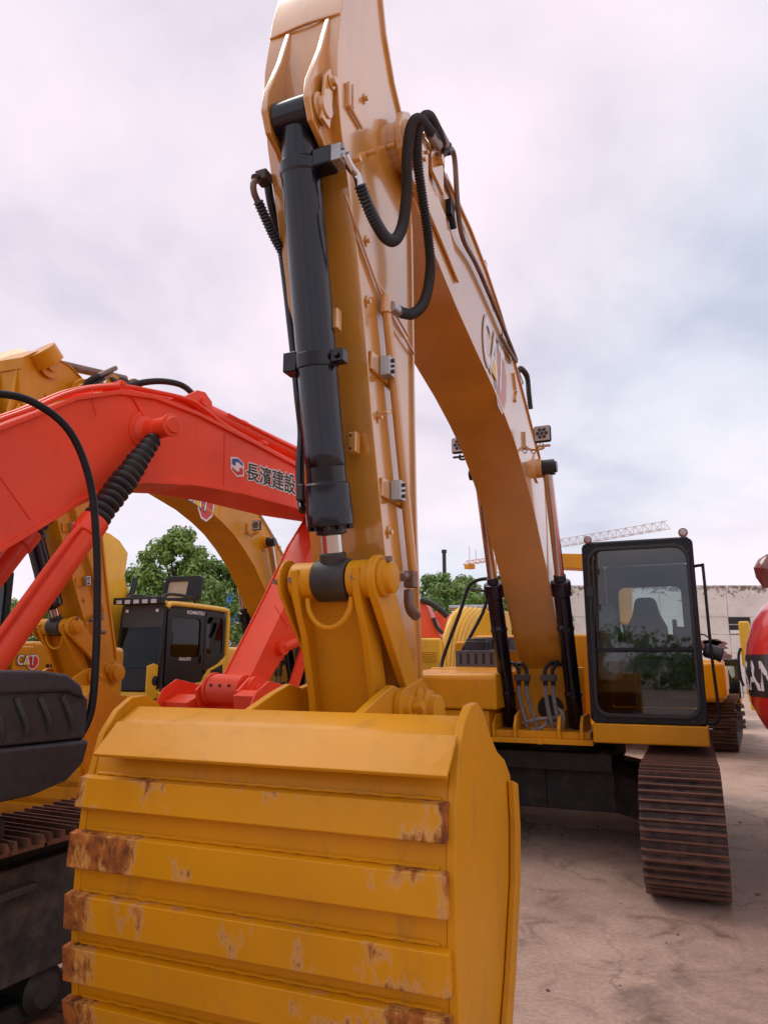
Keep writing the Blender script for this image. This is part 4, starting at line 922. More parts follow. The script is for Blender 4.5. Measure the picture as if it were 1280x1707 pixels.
# ------------------------------------------------------------------ red excavator, facing away, its boom crossing the left half
FR = Frame(-3.16, 3.02, 33)
Q = FR.onx
def red_excavator():
    root = root_at('excavator', FR, 'bright red excavator on the left with arched boom carrying black Chinese lettering', 'excavator', 'parked crawler excavators')
    RD = M['red']
    up = [(.10, 1.75), (.42, 2.25), (.80, 2.62), (1.18, 2.92), (1.54, 3.17), (1.80, 3.36), (2.11, 3.50), (2.41, 3.56), (2.82, 3.555), (3.41, 3.49), (4.04, 3.41), (4.55, 3.34), (4.85, 3.28)]
    lo = [(.55, 1.55), (.85, 1.88), (1.12, 2.10), (1.41, 2.31), (1.66, 2.50), (1.86, 2.66), (2.08, 2.80), (2.36, 2.92), (2.85, 3.0), (3.35, 3.03), (4.04, 3.03), (4.55, 3.06), (4.85, 3.08)]
    m = MB(); m.strip(up, lo, -.205, .205); boom = m.build('boom', RD, root, bevel=.006)
    for s in (-1, 1):
        m = MB(); m.strip([(p[0], p[1] + .01) for p in up], [(p[0], p[1] - .01) for p in lo], s * .207, s * .225); m.build('boom_side_plate', RD, boom, bevel=.003)
    m = MB(); m.strip([(p[0], p[1] + .008) for p in up], [(p[0], p[1] - .022) for p in up], -.25, .25); m.build('boom_top_plate', RD, boom, bevel=.003)
    m = MB(); m.strip([(p[0], p[1] + .020) for p in lo], [(p[0], p[1] - .014) for p in lo], -.245, .245); m.build('boom_bottom_plate', RD, boom, bevel=.003)
    m = MB()
    A, B = Q(375, 722, .226), Q(374, 811, .226); m.tube([A, B], .006, 6, smooth=False)
    A, B = Q(0, 793, .226), Q(52, 866, .226); m.tube([A, B], .007, 6, smooth=False)
    m.build('weld_seam', RD, boom)
    # boss
    c = Vector((0, 2.37, 3.285)); m = MB()
    m.cyl((.226, c.y, c.z), (.235, c.y, c.z), .15, n=32); m.lathe((.235, c.y, c.z), (1, 0, 0), [(0, .115), (.03, .075), (.13, .072)], 28); m.lathe((.46, c.y, c.z), (1, 0, 0), [(0, .078), (.03, .082), (.035, .06), (.05, .055)], 28)
    m.cyl((.30, c.y, c.z), (.46, c.y, c.z), .07, n=28); m.build('cylinder_boss', RD, boom, bevel=.004)
    m = MB(); m.tube([(.20, 2.15, 3.52), (.232, 2.22, 3.50), (.232, 2.30, 3.42), (.25, 2.35, 3.36), (.33, 2.37, 3.35)], .006, 6); m.tube([(.232, 1.9, 3.46), (.235, 1.93, 3.36), (.234, 1.96, 3.28)], .004, 6); m.build('grease_line', RD, boom)
    # pipes on top
    for k, (x, dz) in enumerate(((.21, .045), (.15, .06), (.09, .05), (-.1, .05))):
        m = MB(); m.tube([(x, p[0], p[1] + dz) for p in up[2:8]] + [(x, 2.75, 3.60 + dz), (x, 2.95, 3.56 + dz), (x, 3.2, 3.51 + dz * .6), (x, 4.0, 3.41 + dz * .6), (x, 4.6, 3.34 + dz * .6)], .016, 8, 4); m.build('boom_pipe', RD, boom)
    m = MB()
    for y, z in ((1.2, 2.97), (2.15, 3.545), (3.6, 3.49)): m.box((.13, y, z + .03), (.20, .05, .035), Matrix.Rotation(R(30 if y < 2 else -6), 3, 'X'))
    m.build('pipe_clamp', RD, boom, bevel=.005)
    # stick cylinder on top with its lug
    for s in (-1, 1):
        m = MB(); m.prism([(2.45, 3.55), (2.78, 3.70), (2.90, 3.79), (2.98, 3.80), (3.06, 3.74), (3.08, 3.62), (3.05, 3.5)], s * .10, s * .13); m.build('cylinder_lug', RD, boom, bevel=.005)
    m = MB(); m.cyl((-.14, 2.97, 3.71), (.155, 2.97, 3.71), .035, n=18); m.build('lug_pin', RD, boom)
    m = MB(); a = Vector((0, 2.98, 3.70)); b = Vector((0, 4.75, 3.575)); ax = (b - a).normalized()
    m.lathe(a, ax, [(0, .06), (.06, .07), (.07, .078), (.52, .078), (.53, .085), (.57, .085), (.58, .078), (1.36, .078), (1.37, .087), (1.45, .087), (1.46, .05)], 26)
    sc = m.build('stick_cylinder', RD, root, bevel=.003)
    m = MB(); m.cyl(a + ax * 1.42, b + ax * .25, .04); m.build('cylinder_rod', M['chrome'], sc)
    m = MB(); m.tube([a + Vector((.09, .3, .01)), a + Vector((.09, .9, -.05)), a + Vector((.09, 1.5, -.1))], .012, 6); m.build('cylinder_pipe', RD, sc)
    m = MB(); m.ribbed([(.05, 2.25, 3.60), (.04, 2.45, 3.72), (.03, 2.65, 3.80), (.02, 2.85, 3.83), (.0, 3.02, 3.78)], .022, .012); m.build('hydraulic_hose', M['rubber'], boom)
    # lettering
    q = quadmap(Q(411, 799, .2275), Q(492, 825, .2275), Q(411, 770, .2275), Q(492, 792, .2275))
    decal_halo('lettering_outline', '長濱建設', lambda u, v, l: q(u, v) + Vector((l, 0, 0)), M['white'], boom, .075)
    decal_halo('lettering', '長濱建設', lambda u, v, l: q(u, v) + Vector((.002 + l, 0, 0)), M['decal_black'], boom, .016)
    q2 = quadmap(Q(504, 838, .2275), Q(509, 840, .2275), Q(504, 795, .2275), Q(509, 797, .2275))
    q3 = quadmap(Q(385, 789, .2275), Q(407, 797, .2275), Q(385, 760, .2275), Q(407, 767, .2275))
    def flat(poly, l, mt, nm):
        MB().add([q3(u, v) + Vector((l, 0, 0)) for u, v in poly], [list(range(len(poly)))]).build(nm, mt, boom, recalc=False)
    flat([(0, .25), (0, .95), (.55, 1.05), (1, .8), (1, .1), (.45, -.08)], .0, M['white'], 'emblem_ground')
    flat([(.08, .55), (.08, .86), (.52, .97), (.9, .78), (.9, .62), (.55, .78), (.35, .72), (.35, .5)], .002, M['decal_blue'], 'emblem_blue')
    flat([(.92, .5), (.92, .17), (.48, .02), (.1, .24), (.1, .4), (.45, .22), (.65, .28), (.65, .5)], .002, M['decal_red'], 'emblem_red')
    # boom cylinders with bellows
    for s in (1, -1):
        x = s * .36; top = Vector((x, 2.355, 3.24)); foot = Vector((x, .95, 1.02)); ax = (foot - top).normalized(); Lc = (foot - top).length
        m = MB(); m.lathe(top, ax, [(.80, .07), (.81, .092), (.93, .092), (.94, .078), (Lc - .06, .078), (Lc, .05)], 28); bc = m.build('boom_cylinder', RD, root, bevel=.003)
        m = MB(); prof = [(.04, .045), (.07, .06)]
        n_ = 13
        for i in range(n_):
            t = .09 + i * .055; r = .060 + .024 * min(i / 6, 1)
            prof += [(t, r * .74), (t + .012, r * .93), (t + .022, r * 1.05), (t + .036, r * 1.02), (t + .046, r * .85)]
        prof += [(.82, .075)]
        m.lathe(top, ax, prof, 24)
        for i, v in enumerate(m.v):
            p = Vector(v); k = noise.noise(p * 9) * .010; ctr = top + ax * (p - top).dot(ax); d = (p - ctr); m.v[i] = tuple(p + d.normalized() * k) if d.length > 1e-5 else v
        m.build('rubber_bellows', M['rubber'], bc, angle=60)
        m = MB(); off = Vector((.06, -.10, .02)); m.tube([top + ax * .90 + off * .6, top + ax * 1.0 + off, top + ax * 1.8 + off, top + ax * 2.4 + off], .017, 8, 3); m.build('cylinder_pipe', RD, bc)
    # stick: inner face and right face
    inner = [(4.98, 3.62), (4.72, 3.20), (4.36, 2.75), (4.06, 2.26), (3.62, 1.60), (3.50, 1.48)]
    outer = [(5.20, 3.50), (5.14, 3.12), (4.92, 2.70), (4.45, 2.20), (3.86, 1.60), (3.72, 1.44)]
    m = MB(); m.strip(inner, outer, -.14, .14); st = m.build('stick', RD, root, bevel=.006)
    for s in (-1, 1):
        m = MB(); m.strip([(p[0] - .012, p[1]) for p in inner], [(p[0] + .008, p[1]) for p in outer], s * .142, s * .158); m.build('stick_side_plate', RD, st, bevel=.003)
    m = MB(); A = Q(458, 1010, .16); B = Q(480, 1045, .16); m.tube([A, B], .004, 5, smooth=False); m.build('weld_seam', RD, st)
    # linkage on the outer side
    for s in (-1, 1):
        A = Vector((s * .19, 3.93, 1.80)); B = Vector((s * .19, 4.28, 1.90))
        m = MB(); m.cyl(A, B, .045, n=14); m.cyl(A - Vector((.03, 0, 0)), A + Vector((.03, 0, 0)), .06, n=20); m.cyl(B - Vector((.035, 0, 0)), B + Vector((.035, 0, 0)), .062, n=20); l1 = m.build('idler_link', RD, root, bevel=.004)
        m = MB(); C = Vector((s * .19, 4.05, 1.40)); m.prism([(B.y - .06, B.z), (B.y + .05, B.z - .02), (C.y + .07, C.z), (C.y - .06, C.z - .02)], s * .17, s * .20); m.cyl(C - Vector((.04, 0, 0)), C + Vector((.04, 0, 0)), .055, n=20); m.build('power_link', RD, root, bevel=.004)
    m = MB(); a = Vector((0, 4.72, 2.95)); b = Vector((0, 4.30, 1.95)); m.cyl(a, a.lerp(b, .6), .06); m.build('bucket_cylinder', RD, root); m = MB(); m.cyl(a.lerp(b, .6), b, .035); m.build('cylinder_rod', M['chrome'], root)
    # pivot boss with bolts and bucket
    m = MB(); m.cyl((-.21, 3.57, 1.46), (.14, 3.57, 1.46), .125, n=30); m.cyl((-.235, 3.57, 1.46), (-.21, 3.57, 1.46), .138, n=30); bs = m.build('pivot_boss', RD, st, bevel=.005)
    m = MB(); m.lathe((.16, 3.62, 1.45), (1, 0, 0), [(0, .12), (.05, .12), (.055, .06), (.09, .06)], 26); m.build('pivot_pin', RD, st, bevel=.003)
    m = MB()
    for k in range(3): m.cyl((-.14 + k * .1, 3.450, 1.50), (-.14 + k * .1, 3.440, 1.502), .012, n=8)
    m.build('boss_bolt', M['cast'], st)
    m = MB(); bk = [(3.46, 1.32), (3.62, 1.26), (4.0, 1.20), (4.25, 1.0), (4.32, .7), (4.2, .35), (3.9, .12), (3.5, .10)]; bi = [(3.48, 1.29), (3.63, 1.23), (3.98, 1.17), (4.215, .985), (4.285, .7), (4.17, .37), (3.89, .15), (3.5, .13)]
    m.strip(bk, bi, -.60, .42); bu = m.build('bucket', RD, root, angle=50)
    for x in (-.62, .42):
        m = MB(); m.prism([(3.22, 1.20), (3.36, 1.46), (3.50, 1.54), (3.9, 1.46), (4.28, 1.06), (4.35, .7), (4.22, .33), (3.9, .09), (3.45, .08), (3.2, .6)], x, x + .02); m.build('side_plate', RD, bu, bevel=.004)
    for x in (-.30, .16):
        m = MB(); m.prism([(3.46, 1.30), (3.42, 1.46), (3.55, 1.56), (3.75, 1.50), (4.0, 1.46), (4.16, 1.40), (4.12, 1.12), (3.7, 1.24)], x, x + .03); m.build('hinge_ear', RD, bu, bevel=.005)
    m = MB(); m.prism([(3.38, 1.28), (3.36, 1.43), (3.46, 1.47), (3.62, 1.28)], .195, .415); m.prism([(3.38, 1.26), (3.36, 1.36), (3.50, 1.42), (3.62, 1.26)], -.595, -.31); m.build('stiffener_plate', RD, bu, bevel=.003)
    # body out of frame to the left, with the black storage box in view
    m = MB(); m.bb(-1.3, 1.25, -2.4, 1.0, .98, 1.05); m.build('platform', M['frame_dark'], root)
    m = MB(); m.bb(.30, 1.28, -2.2, -.2, 1.06, 1.95); m.build('engine_hood', RD, root, bevel=.05)
    m = MB(); pl = [(1.32 * math.cos(math.pi * (1 + i / 12)), -2.3 + .5 * math.sin(math.pi * (1 + i / 12))) for i in range(13)]; m.prism(pl + [(1.32, -2.2), (-1.32, -2.2)], 1.0, 1.9, 'z'); m.build('counterweight', RD, root, bevel=.05)
    m = MB(); m.bb(-1.4, -.45, -.7, .9, 1.06, 2.8); m.build('cab', M['black'], root, bevel=.06)
    # storage box: tapered lower shell, ribbed face, overlapping lid
    m = MB()
    m.prism([(.28, 1.34), (1.36, 1.34), (1.34, 1.24), (1.26, 1.17), (1.10, 1.13), (.28, 1.09)], .62, 1.27); bx = m.build('storage_box', M['plastic'], root, bevel=.02, seg=3)
    m = MB(); m.prism([(.28, 1.345), (1.345, 1.345), (1.345, 1.52), (1.30, 1.56), (.28, 1.59)], .63, 1.255); m.build('box_wall', M['plastic'], bx, bevel=.012, seg=3)
    m = MB(); m.prism([(.26, 1.56), (1.22, 1.56), (1.31, 1.52), (1.285, 1.585), (1.21, 1.635), (1.08, 1.655), (.26, 1.665)], .60, 1.285); m.build('box_lid', M['plastic'], bx, bevel=.016, seg=3)
    for k in range(9):
        y = .36 + k * .108; m = MB(); m.tube([(1.256, y + .045, 1.385), (1.264, y + .035, 1.43), (1.262, y + .005, 1.49), (1.256, y - .02, 1.54)], .013, 8, 4); m.build('box_rib', M['plastic'], bx)
    rl = MB(); rl.tube([(1.16, .35, 2.62), (1.17, .60, 2.80), (1.18, .81, 2.87), (1.19, .98, 2.875), (1.20, 1.16, 2.785), (1.20, 1.29, 2.57), (1.20, 1.355, 2.28), (1.20, 1.39, 1.95), (1.20, 1.405, 1.7), (1.20, 1.405, 1.50), (1.20, 1.38, 1.40), (1.20, 1.33, 1.33)], .0185, 12, 6); rl.build('handrail', M['black'], root)
    return root
RED = red_excavator()
# its undercarriage stands a little turned against the upper frame
ur = MB(); ur.bb(-.7, .7, -.9, .9, .35, .8); cb = ur.build('carbody', M['frame_dark'], RED)
n0 = set(bpy.data.objects)
track(RED, 1.07, y0=-1.75, y1=1.72, r=.41, zc=.50, shoe=SHOE_B, ft=.12, fm='frame_grey', sign=1)
track(RED, -1.07, y0=-1.75, y1=1.72, r=.41, zc=.50, shoe=SHOE_B, ft=.12, fm='frame_grey', sign=-1)
tw = Matrix.Rotation(R(7), 4, 'Z')
for o in set(bpy.data.objects) - n0:
    if o.parent == RED: o.matrix_basis = tw @ o.matrix_basis
cb.matrix_basis = tw

# ------------------------------------------------------------------ plainer machines further back
def base_machine(fr, pm, label, cab=True, hood_top=2.0, tracks=True, cat='excavator', scale=1.0, gl='glass', cw=True, shoes=44):
    root = root_at('excavator', fr, label, cat, 'parked crawler excavators'); root.scale = (scale,) * 3
    m = MB(); m.bb(-1.30, 1.42, -1.0, 2.4, .93, 1.04); m.build('platform', pm, root, bevel=.02)
    m = MB(); m.bb(-1.32, -.42, -1.0, .9, 1.045, 1.55); m.build('tool_box', pm, root, bevel=.03)
    m = MB(); m.bb(-1.34, 1.38, .92, 2.35, 1.045, hood_top); hd = m.build('engine_hood', pm, root, bevel=.06, seg=3)
    m = MB(); m.bb(.48, 1.42, .60, .91, 1.045, hood_top - .06); m.build('side_door', pm, root, bevel=.02)
    for k in range(8):
        m = MB(); m.bb(1.381, 1.395, 1.15 + k * .07, 1.19 + k * .07, 1.25, 1.65); m.build('louver', M['grime_hole_shade'], hd)
    if cw:
        m = MB(); pl = [(1.40 * math.cos(math.pi * i / 12), 2.37 + .62 * math.sin(math.pi * i / 12) ** .7 if 0 < i < 12 else 2.37) for i in range(13)]
        m.prism(pl, .98, hood_top - .05, 'z'); m.build('counterweight', pm, root, bevel=.07, seg=3)
    m = MB(); m.lathe((0, 0, .72), (0, 0, 1), [(0, .6), (.2, .6)], 24); m.bb(-1.0, 1.0, -.6, .6, .35, .72); m.build('carbody', M['frame_dark'], root)
    if tracks:
        for s in (-1, 1): track(root, s * 1.2, sign=s, n=shoes)
    if cab: make_cab(root, False)
    return root

FK = Frame(-4.75, 14.16, 22)
def yellow_machine_with_open_hatch():
    BR, BF = M['lemon'], M['black']
    root = base_machine(FK, BR, 'bright yellow excavator with black cab and open roof hatch beneath the arched boom', cab=False, hood_top=1.95)
    X = 1.44; yf = -1.10
    m = MB(); m.bb(.45, X, yf, .86, 1.045, 1.16); m.build('cab_sill', BR, root, bevel=.02)
    # body shell of the cab
    m = MB(); m.bb(.50, X - .03, yf + .05, .80, 1.165, 2.66); cab = m.build('cab', M['interior'], root, bevel=.02)
    # windscreen, leaning A pillar frame
    m = MB(); o = rrect(.46, X - .01, 1.18, 2.68, .08); i_ = rrect(.54, X - .10, 1.56, 2.60, .08); holed(m, o, i_, lambda x, z: (x, yf - .02 + .10 * (z - 1.2) / 1.5, z), (0, .05, 0)); m.build('windscreen_frame', BF, cab, bevel=.01)
    m = MB(); m.prism([(yf + .0, 1.56), (yf + .075, 2.62), (yf + .08, 2.62), (yf + .005, 1.56)], .52, X - .09); m.build('windscreen', M['dark_glass'], cab)
    m = MB(); m.box((.98, yf + .02, 1.50), (.80, .02, .07)); m.build('lower_panel', M['white'], cab)
    for x in (.62, 1.28):
        m = MB(); m.box((x, yf + .035, 2.55), (.06, .01, .05)); m.build('sticker', M['white'], cab)
    # door
    m = MB(); o = rrect(-.98, .10, 1.22, 2.60, .10); i_ = rrect(-.86, -.02, 1.74, 2.44, .10); holed(m, o, i_, lambda y, z: (X - .02, y, z), (.03, 0, 0)); dr = m.build('door', BF, cab, bevel=.008)
    m = MB(); m.bb(X - .018, X - .012, -.87, -.01, 1.73, 2.45); m.build('door_window', M['dark_glass'], dr)
    m = MB(); m.bb(X - .016, X + .004, -.80, -.08, 1.32, 1.66); m.build('door_lower_glass', M['dark_glass'], dr)
    m = MB(); m.box((X + .03, .02, 1.72), (.03, .05, .16)); m.build('door_handle', M['rubber'], dr, bevel=.01)
    m = MB(); o = rrect(.12, .78, 1.45, 2.58, .10); i_ = rrect(.18, .70, 1.80, 2.50, .10); holed(m, o, i_, lambda y, z: (X - .02, y, z), (.026, 0, 0)); rw = m.build('rear_side_panel', BF, cab, bevel=.008)
    m = MB(); m.bb(X - .018, X - .012, .17, .71, 1.79, 2.51); m.build('rear_side_window', M['dark_glass'], rw)
    # yellow roof rail, rear pillar, sweep with vent
    m = MB(); m.tube([(X, -1.0, 2.60), (X, -.95, 2.655), (X, -.8, 2.68), (X, .0, 2.68), (X, .75, 2.66), (X, .84, 2.60), (X, .86, 2.3), (X, .86, 1.7), (X, .86, 1.2)], .045, 10, 5); m.build('cab_frame', BR, cab)
    m = MB(); m.prism([(-.45, 1.19), (.10, 1.165), (.82, 1.165), (.82, 1.78), (.55, 1.62), (.25, 1.52), (.05, 1.30), (-.45, 1.26)], X - .015, X + .03); sw = m.build('lower_sweep', BR, cab, bevel=.01)
    m = MB(); m.prism([(.32, 1.22), (.70, 1.24), (.70, 1.62), (.32, 1.50)], X + .031, X + .036); m.build('vent_grille', M['grime_hole_shade'], sw)
    for k in range(7):
        m = MB(); m.bb(X + .037, X + .044, .33, .69, 1.25 + k * .042, 1.262 + k * .042); m.build('vent_slat', M['black'], sw)
    m = MB(); m.prism([(-1.35, 1.05), (-.98, 1.05), (-.98, 1.45), (-1.05, 1.60), (-1.2, 1.64), (-1.35, 1.60)], X - .08, X - .04); st = m.build('mirror_step', BR, cab, bevel=.01)
    m = MB(); m.lathe((X - .04, -1.16, 1.35), (1, 0, 0), [(0, .085), (.004, .07)], 20); m.build('step_hole', M['grime_hole_shade'], st)  # dark disc imitates the shade in the step's hole
    # roof, light bar, hatch
    m = MB(); m.bb(.48, X - .03, yf + .02, .84, 2.662, 2.72); rf = m.build('roof', BR, cab, bevel=.02)
    m = MB(); m.bb(.42, X + .02, yf - .12, yf + .02, 2.66, 2.78); lb = m.build('light_bar', BF, cab, bevel=.015)
    for k in range(5):
        m = MB(); m.box((.56 + k * .19, yf - .123, 2.70), (.12, .01, .07)); m.build('roof_lamp', M['lens'], lb, bevel=.004)
    m = MB(); m.tube([(1.36, -1.1, 2.74), (1.36, -.9, 2.84), (1.36, -.3, 2.84), (1.3, .0, 2.74)], .03, 8); m.tube([(.6, -1.1, 2.74), (.6, -.9, 2.84), (.6, -.2, 2.84)], .03, 8); m.build('roof_rail', BF, cab)
    h = MB(); holed(h, rrect(.55, 1.40, 2.78, 3.28, .10), rrect(.64, 1.10, 2.86, 3.18, .03), lambda x, z: (x, -.10 + .22 * (z - 2.78), z), (0, .10, 0)); ht = h.build('roof_hatch', BF, cab, bevel=.01)
    m = MB(); m.prism([(-.05, 2.85), (.02, 3.2), (.03, 3.2), (-.04, 2.85)], .62, 1.12); m.build('hatch_panel', plain('beige_lining', (.42, .34, .26), .8), ht)
    # lettering
    q = quadmap((X + .012, -.45, 2.52), (X + .012, .07, 2.52), (X + .012, -.45, 2.585), (X + .012, .07, 2.585)); decal_text('lettering', 'KOMATSU', q, M['white'], cab, .02)
    q = quadmap((X + .014, -.62, 1.69), (X + .014, -.28, 1.69), (X + .014, -.62, 1.745), (X + .014, -.28, 1.745)); decal_text('small_lettering', 'GALEO', q, M['white'], cab, .02)
    # boom foot rising beside the cab
    pts = [(160, 880), (185, 890), (200, 901), (214, 922), (211, 945), (208, 962), (214, 985), (224, 1005), (216, 1108), (150, 1108), (140, 950)]
    pl = [tuple(FK.onx(a, b, .2)[1:]) for a, b in pts]
    m = MB(); m.prism(pl, -.20, .20); bm_ = m.build('boom', BR, root, bevel=.01)
    m = MB(); m.prism([(p[0] * .96 - .06, (p[1] - 2.8) * .93 + 2.8) for p in pl], .201, .212); m.build('boom_side_plate', BR, bm_, bevel=.005)
    m = MB(); m.cyl((.30, -.75, 1.35), (.30, -.62, 2.9), .075); m.cyl((.30, -.62, 2.9), (.30, -.55, 3.2), .05); m.build('boom_cylinder', M['black_paint'], root)
    return root
yellow_machine_with_open_hatch()

F3 = Frame(-5.80, 8.35, 19)
c3 = base_machine(F3, M['yellow'], 'gold excavator at the left edge behind the red boom cylinder', hood_top=1.92)
def l3(u, v, l): return Vector((1.426 + l, .64 + u * .27, 1.64 + v * .12))
logo(c3, lambda u, v, l: l3(u, v, l + .012), .002)
m = MB(); up_ = [(-.2, 1.75), (-.5, 2.5), (-.9, 3.0), (-1.6, 3.4), (-2.4, 3.7)]; lo_ = [(-.5, 1.6), (-.85, 2.1), (-1.2, 2.5), (-1.8, 2.85), (-2.5, 3.1)]
m.strip(up_, lo_, -.2, .2); m.build('boom', M['yellow'], c3, bevel=.01)

# yellow machine behind the foreground one, ribbed hood
FG = Frame(.70, 14.9, 22)
cg = base_machine(FG, M['lemon'], 'bright yellow excavator with ribbed rounded hood and louvred side box, behind the foreground stick', cab=False, hood_top=1.7, shoes=30)
def gw(x, y, z): return Vector(FG.loc((x, y, z)))
hood = MB(); 
a0, a1 = gw(.40, 11.9, 1.2), gw(.93, 11.9, 1.2)
hood.prism([(gw(.30, 12.0, 0).x, gw(.30, 12.0, 0).y), (gw(.94, 12.0, 0).x, gw(.94, 12.0, 0).y), (gw(1.05, 13.0, 0).x, gw(1.05, 13.0, 0).y), (gw(.4, 13.0, 0).x, gw(.4, 13.0, 0).y)], 1.05, 2.05, 'z'); hb = hood.build('side_box', M['lemon'], cg, bevel=.04, seg=3)
m = MB(); o = [gw(.52, 11.99, 0), gw(.90, 11.99, 0)]
for z0, z1 in ((1.68, 1.86), (1.36, 1.54)):
    for k in range(6):
        z = z0 + (z1 - z0) * k / 6; p, q_ = gw(.62, 11.985, z), gw(.86, 11.985, z); mm_ = MB(); mm_.tube([p, q_], .009, 6, smooth=False); mm_.build('louver', M['lemon'], hb)
for k in range(6):
    dxk = k * .10
    m = MB(); m.tube([gw(.98 + dxk * .75, 12.4 + dxk, 1.25), gw(1.00 + dxk * .75, 12.45 + dxk, 1.75), gw(1.08 + dxk * .8, 12.6 + dxk, 2.15), gw(1.22 + dxk * .9, 12.9 + dxk, 2.45), gw(1.42 + dxk, 13.3 + dxk, 2.62)], .05, 10, 5); m.build('hood_rib', M['lemon'], cg)
m = MB(); c_ = [gw(.98, 12.42, 0), gw(1.5, 13.0, 0)]
m.add([gw(.99, 12.46, 1.1), gw(1.40, 13.0, 1.1), gw(1.45, 13.05, 2.0), gw(1.03, 12.5, 1.8), gw(1.75, 13.5, 2.45), gw(1.25, 12.95, 2.42)], [(0, 1, 2, 3), (3, 2, 4, 5)]); m.build('hood_skin', M['lemon'], cg)
m = MB(); p = gw(2.08, 14.3, 2.30); m.box(p, (.72, .6, .66)); m.build('operator_box', M['lemon'], cg, bevel=.03)
m = MB(); p = gw(2.08, 14.3, 1.90); m.box(p, (.76, .64, .06)); m.build('box_base', M['brownsteel'], cg)
m = MB(); m.cyl(gw(1.3, 14.5, 2.72), gw(2.3, 14.5, 2.74), .05); m.build('cross_tube', M['steel'], cg)

# orange machine farther back, its folded boom showing over the hood
FO = Frame(1.1, 20.2, 22)
co = base_machine(FO, M['orange'], 'orange excavator far behind, folded boom just visible right of the foreground stick', cab=False, hood_top=1.8, shoes=24)
def ow(px, py, d):
    r_ = ray(px, py); t_ = d / r_[1]; return Vector(FO.loc((r_[0] * t_, d, H + r_[2] * t_)))
m = MB(); pts = [ow(*p, 17.0) for p in ((688, 1062), (690, 1005), (703, 997), (712, 1012), (724, 1040), (736, 1064))]; back_ = [p + Vector((0, .35, 0)) for p in pts]; n_ = len(pts)
m.add(pts + back_, [list(range(n_)), list(range(n_, 2 * n_))[::-1]] + [(i, (i + 1) % n_, n_ + (i + 1) % n_, n_ + i) for i in range(n_)]); m.build('stick', M['orange'], co, bevel=.02)
m = MB(); pts = [ow(*p, 17.8) for p in ((716, 1062), (718, 1024), (728, 1018), (744, 1022), (748, 1064))]; back_ = [p + Vector((0, .35, 0)) for p in pts]; n_ = len(pts)
m.add(pts + back_, [list(range(n_)), list(range(n_, 2 * n_))[::-1]] + [(i, (i + 1) % n_, n_ + (i + 1) % n_, n_ + i) for i in range(n_)]); m.build('boom', M['orange'], co, bevel=.02)
m = MB(); m.tube([ow(700, 1000, 16.9), ow(718, 1006, 16.9), ow(735, 1018, 16.9), ow(746, 1028, 16.9)], .07, 8); m.tube([ow(722, 1030, 16.9), ow(728, 1045, 16.9), ow(738, 1056, 16.9)], .05, 8); m.build('hydraulic_hose', M['rubber'], co)

# machines behind the right hand cab
FA = Frame(6.15, 16.4, 207)
ca = base_machine(FA, M['yellow'], 'gold excavator turned away, low rounded counterweight just right of the foreground cab', hood_top=1.70, shoes=48)
def aw(px, py, d):
    r_ = ray(px, py); t_ = d / r_[1]; return (r_[0] * t_, d, H + r_[2] * t_)
p0, p1, p2, p3 = aw(925, 922, 15.2), aw(1054, 925, 15.2), aw(1054, 1040, 15.2), aw(1008, 1040, 15.2)
pl = [Vector(FA.loc(p)) for p in (p0, p1, p2, p3, aw(1008, 950, 15.2), aw(925, 946, 15.2))]; bkp = [Vector(FA.loc(Vector(FA.wor(p)) + Vector((0, .4, 0)))) for p in pl]; k6 = len(pl)
m = MB(); m.add(pl + bkp, [list(range(k6)), list(range(k6, 2 * k6))[::-1]] + [(i, (i + 1) % k6, k6 + (i + 1) % k6, k6 + i) for i in range(k6)]); m.build('boom', M['yellow'], ca, bevel=.02)
FB = Frame(8.75, 20.3, 24)
cb_ = base_machine(FB, M['lemon'], 'small bright yellow excavator with green glass, far back against the wall', hood_top=1.9, scale=.62, shoes=30)
FC = Frame(7.32, 11.9, 27)
cc_ = base_machine(FC, M['lemon'], 'bright yellow excavator half hidden behind the glossy red counterweight', cab=False, hood_top=2.0, tracks=False)
track(cc_, 1.2, n=30)
m = MB(); m.bb(-1.36, -1.20, -1.1, -.2, 1.6, 2.30); m.bb(-1.36, -.5, -.2, .8, 1.56, 2.2); m.build('guard_plate', M['lemon'], cc_, bevel=.03)
m = MB(); m.tube([(-1.37, -1.1, 1.3), (-1.40, -1.12, 1.45), (-1.40, -1.12, 1.75), (-1.36, -1.1, 1.88)], .02, 8); m.build('grab_handle', M['black'], cc_)

